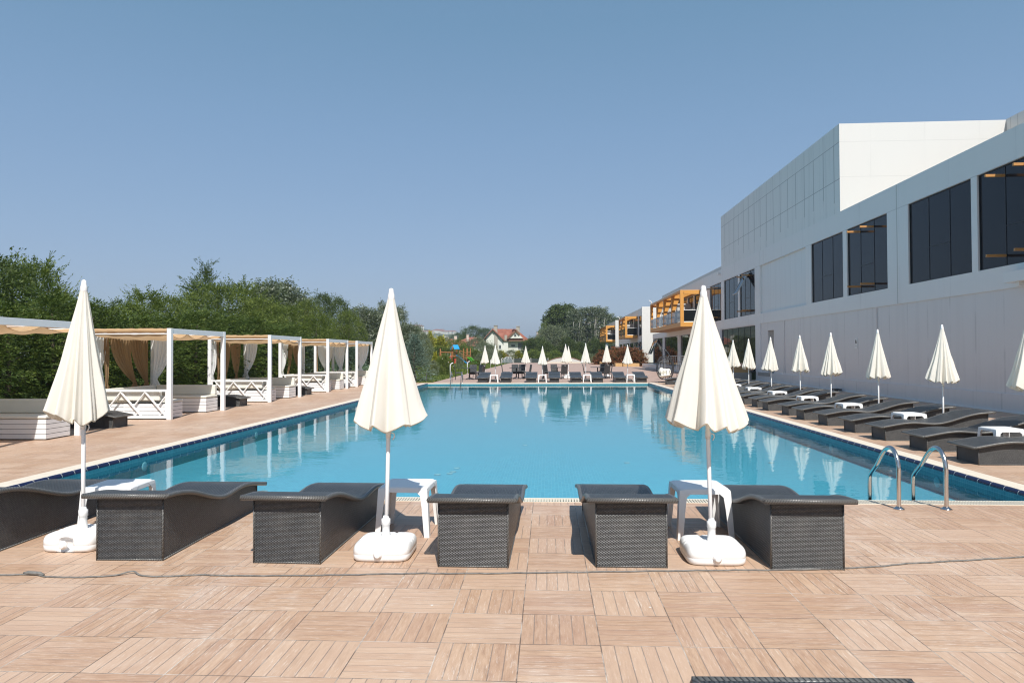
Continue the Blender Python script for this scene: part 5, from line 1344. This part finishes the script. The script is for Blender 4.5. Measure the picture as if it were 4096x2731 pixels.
rows = [(-25, 588, -16.0, 'dark', 1.9, 'tall dark green tree cut by the left edge of the photo'),
        (38, 612, -16.5, 'green2', 1.35, 'feathery green tree rising behind the nearest cabana roof'),
        (88, 604, -16.2, 'green2', 1.3, 'upright feathery green tree left of the leftmost front umbrella'),
        (132, 668, -16.0, 'green', 1.4, 'low green tree directly behind the leftmost front umbrella, left side'),
        (190, 720, -16.5, 'dark', 1.5, 'low dark green tree just right of the leftmost umbrella tip'),
        (232, 714, -17.5, 'green2', 1.4, 'thin green tree behind the second cabana, left part'),
        (285, 690, -16.0, 'green', 1.5, 'rounded green tree behind the second cabana roof'),
        (335, 668, -17.0, 'green2', 1.5, 'bushy green tree with pointed top above the second cabana'),
        (385, 676, -17.0, 'green', 1.6, 'bushy green tree above the second cabana corner'),
        (425, 728, -16.0, 'green2', 1.3, 'low green tree right of the second cabana corner post'),
        (448, 640, -20.0, 'slim', 1.6, 'dark conifer with a forked top left of the tallest green trees'),
        (474, 606, -20.5, 'slim', 1.2, 'tallest dark slender conifer behind the left trees'),
        (500, 648, -18.0, 'green', 2.3, 'large bright green tree, tallest crown behind the third cabana, left half'),
        (552, 650, -18.0, 'green2', 2.2, 'large bright green tree beside the silver-leaved treetops'),
        (600, 680, -17.0, 'green', 2.0, 'dense green tree in front of the silver treetops'),
        (612, 646, -21.0, 'silver', 2.0, 'silver-leaved treetop left of the other silver ones'),
        (645, 644, -21.5, 'silver', 1.9, 'tallest silver-leaved tree rising behind the green ones'),
        (675, 668, -21.0, 'silver', 1.7, 'silver-leaved tree on the right flank of the tallest one'),
        (655, 700, -17.0, 'green2', 1.9, 'olive green tree in front of the silver-leaved ones'),
        (703, 684, -18.5, 'green', 1.7, 'mid green tree right of the silver-leaved group'),
        (742, 670, -18.5, 'dark', 1.6, 'dark green tree with twin crowns, left one'),
        (776, 680, -18.5, 'dark', 1.6, 'dark green tree with twin crowns, right one'),
        (730, 722, -15.5, 'green2', 1.6, 'light olive tree low behind the fourth cabana'),
        (800, 708, -16.0, 'green', 1.5, 'bright green tree above the fourth cabana roof'),
        (826, 700, -18.0, 'silver', 1.7, 'silver-leaved tree left of the middle umbrella'),
        (856, 706, -17.0, 'silver', 1.5, 'silver-leaved tree close against the left side of the middle umbrella'),
        (889, 690, -16.0, 'silver', 1.3, 'pointed silver tree directly behind the middle umbrella'),
        (914, 700, -16.0, 'silver', 1.1, 'dark silver tree emerging right of the middle umbrella'),
        (938, 738, -14.5, 'silver', 1.2, 'low silver tree just above the blue spruce'),
        (560, 735, -15.0, 'green2', 1.5, 'low light green shrub tree behind the third cabana roof'),
        (660, 752, -14.5, 'dark', 1.5, 'low dark tree behind the fourth cabana, left part')]
for dx, dy, X, k, r, lb in rows:
    p = atx(dx, dy + 9, X); put(k, X, p.y, p.z, lb, r * .92, group='trees beyond the left hedge')
for dx, dy, X, lb in [(708, 786, -12.4, 'blue spruce showing between the third and fourth cabanas'), (806, 792, -11.8, 'blue spruce showing behind the farthest cabanas')]:
    p = atx(dx, dy, X); put('spruce', X, p.y, p.z, lb, 1.25)
put('spruce', -7.75, 40.2, 2.62, 'large blue-grey spruce at the far left pool corner', 1.02)
p = at(560, 0, 40, 'c1')
C1 = [('olive', 350, 345, 100, 1.5, 'brownish green tree behind the blue spruce, below the hillside blocks'), ('olive', 470, 480, 96, 1.2, 'low brownish tree right behind the blue spruce'),
      ('gold', 590, 480, 116, 1.35, 'tall golden conifer left of the playground'), ('gold', 800, 560, 114, 1.9, 'broad golden conifer above the swing beam'), ('gold', 700, 610, 118, 1.5, 'golden conifer between the taller golden ones'),
      ('bush', 760, 740, 112, 2.0, 'green shrub below the golden conifers'), ('bush', 500, 720, 110, 1.7, 'green shrub right beside the blue spruce'),
      ('gold', 690, 860, 62, .45, 'small golden conifer behind the rose bush'), ('green', 1100, 585, 135, 2.6, 'rounded dark green tree behind the blue play roof'),
      ('olive', 1500, 570, 135, 2.9, 'large grey-green shrub left of the white villa'), ('olive', 1760, 690, 122, 1.7, 'grey-green shrub in front of the white villa'), ('olive', 1640, 640, 128, 1.6, 'grey-green shrub under the villa gable'),
      ('dark', 1420, 330, 262, 5.6, 'dark tree rising behind the red roofs'), ('dark', 1690, 372, 262, 4.4, 'dark tree against the left slope of the white villa roof'),
      ('dark', 1270, 470, 300, 4., 'distant low tree right of the hillside blocks'), ('dark', 1130, 462, 420, 7., 'distant tree clump at the foot of the hillside'), ('green', 905, 548, 200, 2.0, 'small dark tree between the red roofs'),
      ('bush', 930, 760, 113, 1.9, 'green shrub behind the swing beam'), ('bush', 1250, 700, 116, 2.0, 'green shrub behind the climbing frame, left'), ('bush', 1450, 800, 114, 2.0, 'green shrub behind the green slide'),
      ('olive', 1620, 850, 112, 1.6, 'grey-green shrub left of the leftmost far umbrella'), ('bush', 620, 800, 112, 1.7, 'green shrub left of the swing frame'), ('bush', 1500, 985, 92, .9, 'low leafy plant on the lawn right of the green slide'),
      ('olive', 1170, 860, 72, .38, 'slim pale rose plant in front of the blue slide'), ('bush', 900, 930, 62, .8, 'low wild shrub behind the white roses'), ('olive', 640, 1010, 50, .45, 'low drooping shrub right of the blue spruce')]
for k, px, py, Y, r, lb in C1:
    p = at(px, py, Y, 'c1'); put(k, p.x, Y, p.z, lb, r)
put('green2', -8.7, 5.6, 3.7, 'leafy tree outside the left edge casting dappled shade on the deck', 1.0)
rose = put('bush', at(845, 880, 54, 'c1').x, 54, 1.45, 'leafy rose bush with white blooms on the lawn', .62)
rg = random.Random(4)
for k in range(7):
    a = rg.uniform(0, 2 * PI); q = MB().lathe([(.01, -.05), (.055, -.01), (.06, .03), (.02, .06)], 8).build('blossom', 'flower', rose, smooth=True)
    q.location = (1.15 * math.cos(a), 1.15 * math.sin(a), rg.uniform(.9, 1.9))
C2 = [('gold', 20, 850, 126, 1.5, 'golden bush at the foot of the villa porch'), ('gold', 300, 850, 127, 1.2, 'golden bush below the villa balcony'), ('olive', 180, 835, 128, 1.6, 'straggly shrub between the golden bushes'),
      ('dbush', 520, 655, 142, 2.1, 'dark green bush right of the white villa'), ('dbush', 640, 650, 144, 2.2, 'dark green bush below the distant red roof'), ('bush', 560, 830, 130, 1.9, 'bright green bush low behind the far umbrellas'),
      ('dbush', 760, 720, 140, 2.2, 'dark bush under the willow, left'), ('willow', 880, 445, 150, 3.2, 'broad grey-green willow before the tall plane tree'), ('willow', 740, 500, 151, 2.2, 'smaller grey-green willow at the left of the far grove'),
      ('green', 722, 385, 158, 1.1, 'slim light green treetop at the left end of the far grove'), ('big', 960, 118, 168, 3.7, 'tall dark plane tree, highest of the far grove, left half'), ('big', 1100, 108, 170, 3.4, 'tall dark plane tree of the far grove, right half'),
      ('poplar', 1230, 165, 156, 2.0, 'white-stemmed poplar directly right of the plane trees'), ('poplar', 1400, 142, 158, 2.1, 'white-stemmed poplar above the leaning pole'), ('poplar', 1540, 132, 157, 2.1, 'tallest white-stemmed poplar of the far grove'),
      ('poplar', 1680, 150, 158, 1.9, 'white-stemmed poplar left of the last orange balcony'), ('poplar', 1800, 250, 160, 1.7, 'shorter poplar above the last orange balcony'), ('poplar', 1920, 300, 164, 1.8, 'short poplar behind the far end pier'),
      ('dbush', 1120, 650, 148, 2.4, 'dark bush beneath the poplars, left'), ('dbush', 1330, 720, 147, 2.3, 'dark bush beneath the poplars, middle'), ('dbush', 1560, 660, 150, 2.3, 'dark bush beneath the poplars, behind the leaning pole'),
      ('dbush', 1690, 690, 152, 2.2, 'dark bush below the last orange balcony'), ('bush', 700, 870, 128, 1.6, 'green bush left of the arched pool cover'), ('bush', 900, 850, 130, 1.7, 'green bush behind the arched pool cover, left'),
      ('bush', 1230, 860, 131, 1.6, 'green bush behind the arched pool cover, right'), ('olive', 1480, 890, 126, 1.4, 'dry weedy shrub right of the arched pool cover'), ('olive', 1600, 930, 122, 1.1, 'dry weedy shrub before the red hedge')]
for k, px, py, Y, r, lb in C2:
    p = at(px, py, Y, 'c2'); put(k, p.x, Y, p.z, lb, r, rz=random.uniform(-.7, .7) if k == 'poplar' else None)
for i, (x, y, h) in enumerate([(11.4, 86.0, 1.75), (10.75, 86.3, 2.0), (10.0, 86.6, 2.15), (9.3, 87.2, 1.95), (9.9, 90, 2.2), (9.2, 91.5, 2.15), (8.7, 89.0, 1.7), (9.2, 95, 2.2), (8.6, 97.5, 1.9), (8.0, 100.5, 1.85), (7.6, 102, 1.4)]):
    put('red', x, y, h, 'red-leaved photinia shrub in the planter hedge, %s from the right' % ORD[i], .92, group='photinia hedge in wooden planters')
a_, b_ = at(1478, 640, 150, 'c2'), at(1528, 935, 150, 'c2')
tag(MB().tube([(a_.x, 150, a_.z), (b_.x, 150, max(0, b_.z))], .13, 8).build('leaning_pole', 'bark'), 'leaning grey wooden pole among the far poplars', 'pole')
# distant woodland that reads as one mass, and tufts in the lawn
g = np.random.default_rng(9); VV = []; UU = []
for k in range(130):
    x = -190 + k * 3.2 + g.uniform(-1, 1); y = 285 + g.uniform(-15, 30); h = g.uniform(3.2, 5.2) if x > -60 else g.uniform(4.5, 7.5)
    V, U = crown(100 + k, 'bush', 0, h, g.uniform(2.4, 3.8), 60, 9, .7, .45, .8, lump=.3); V[:, :, 0] += x; V[:, :, 1] += y; VV.append(V); UU.append(U)
tag(quads_mesh('far_woods', np.concatenate(VV), np.concatenate(UU), 'leaf_dark'), 'far band of woodland along the horizon', 'woods', kind='stuff')
n = 42000; gx = g.uniform(-16, -6.55, n); gy = 38.6 + 72 * g.random(n) ** 1.6; th = g.uniform(0, 6.28, n); hh = g.uniform(.03, .10, n) * (1 + gy / 90); wd_ = .012 * (1 + gy / 40)
P0 = np.stack([gx, gy, np.full(n, -.06)], 1); dx_ = np.stack([np.cos(th) * wd_, np.sin(th) * wd_, 0 * th], 1); tip = np.stack([g.normal(0, .02, n), g.normal(0, .02, n), hh], 1)
tag(quads_mesh('grass', np.stack([P0 - dx_, P0 + dx_, P0 + dx_ * .3 + tip, P0 - dx_ * .3 + tip], 1), g.random(n), 'leaf_green'), 'mown green lawn grass left of the far paving', 'grass', kind='stuff')

# ------------------------------------------------------------------ summer haze over the whole scene
s_ = NB('haze_air'); s_.t.nodes.remove(s_.b); pv = s_.n('ShaderNodeVolumePrincipled'); pv.inputs['Color'].default_value = (.80, .90, 1., 1); pv.inputs['Density'].default_value = HAZE; pv.inputs['Anisotropy'].default_value = .3
s_.t.links.new(pv.outputs[0], s_.o.inputs['Volume']); MAT['haze'] = s_.m
tag(MB().box(-2500, 2500, -60, 4200, -3, 82).build('haze', 'haze'), kind='stuff')
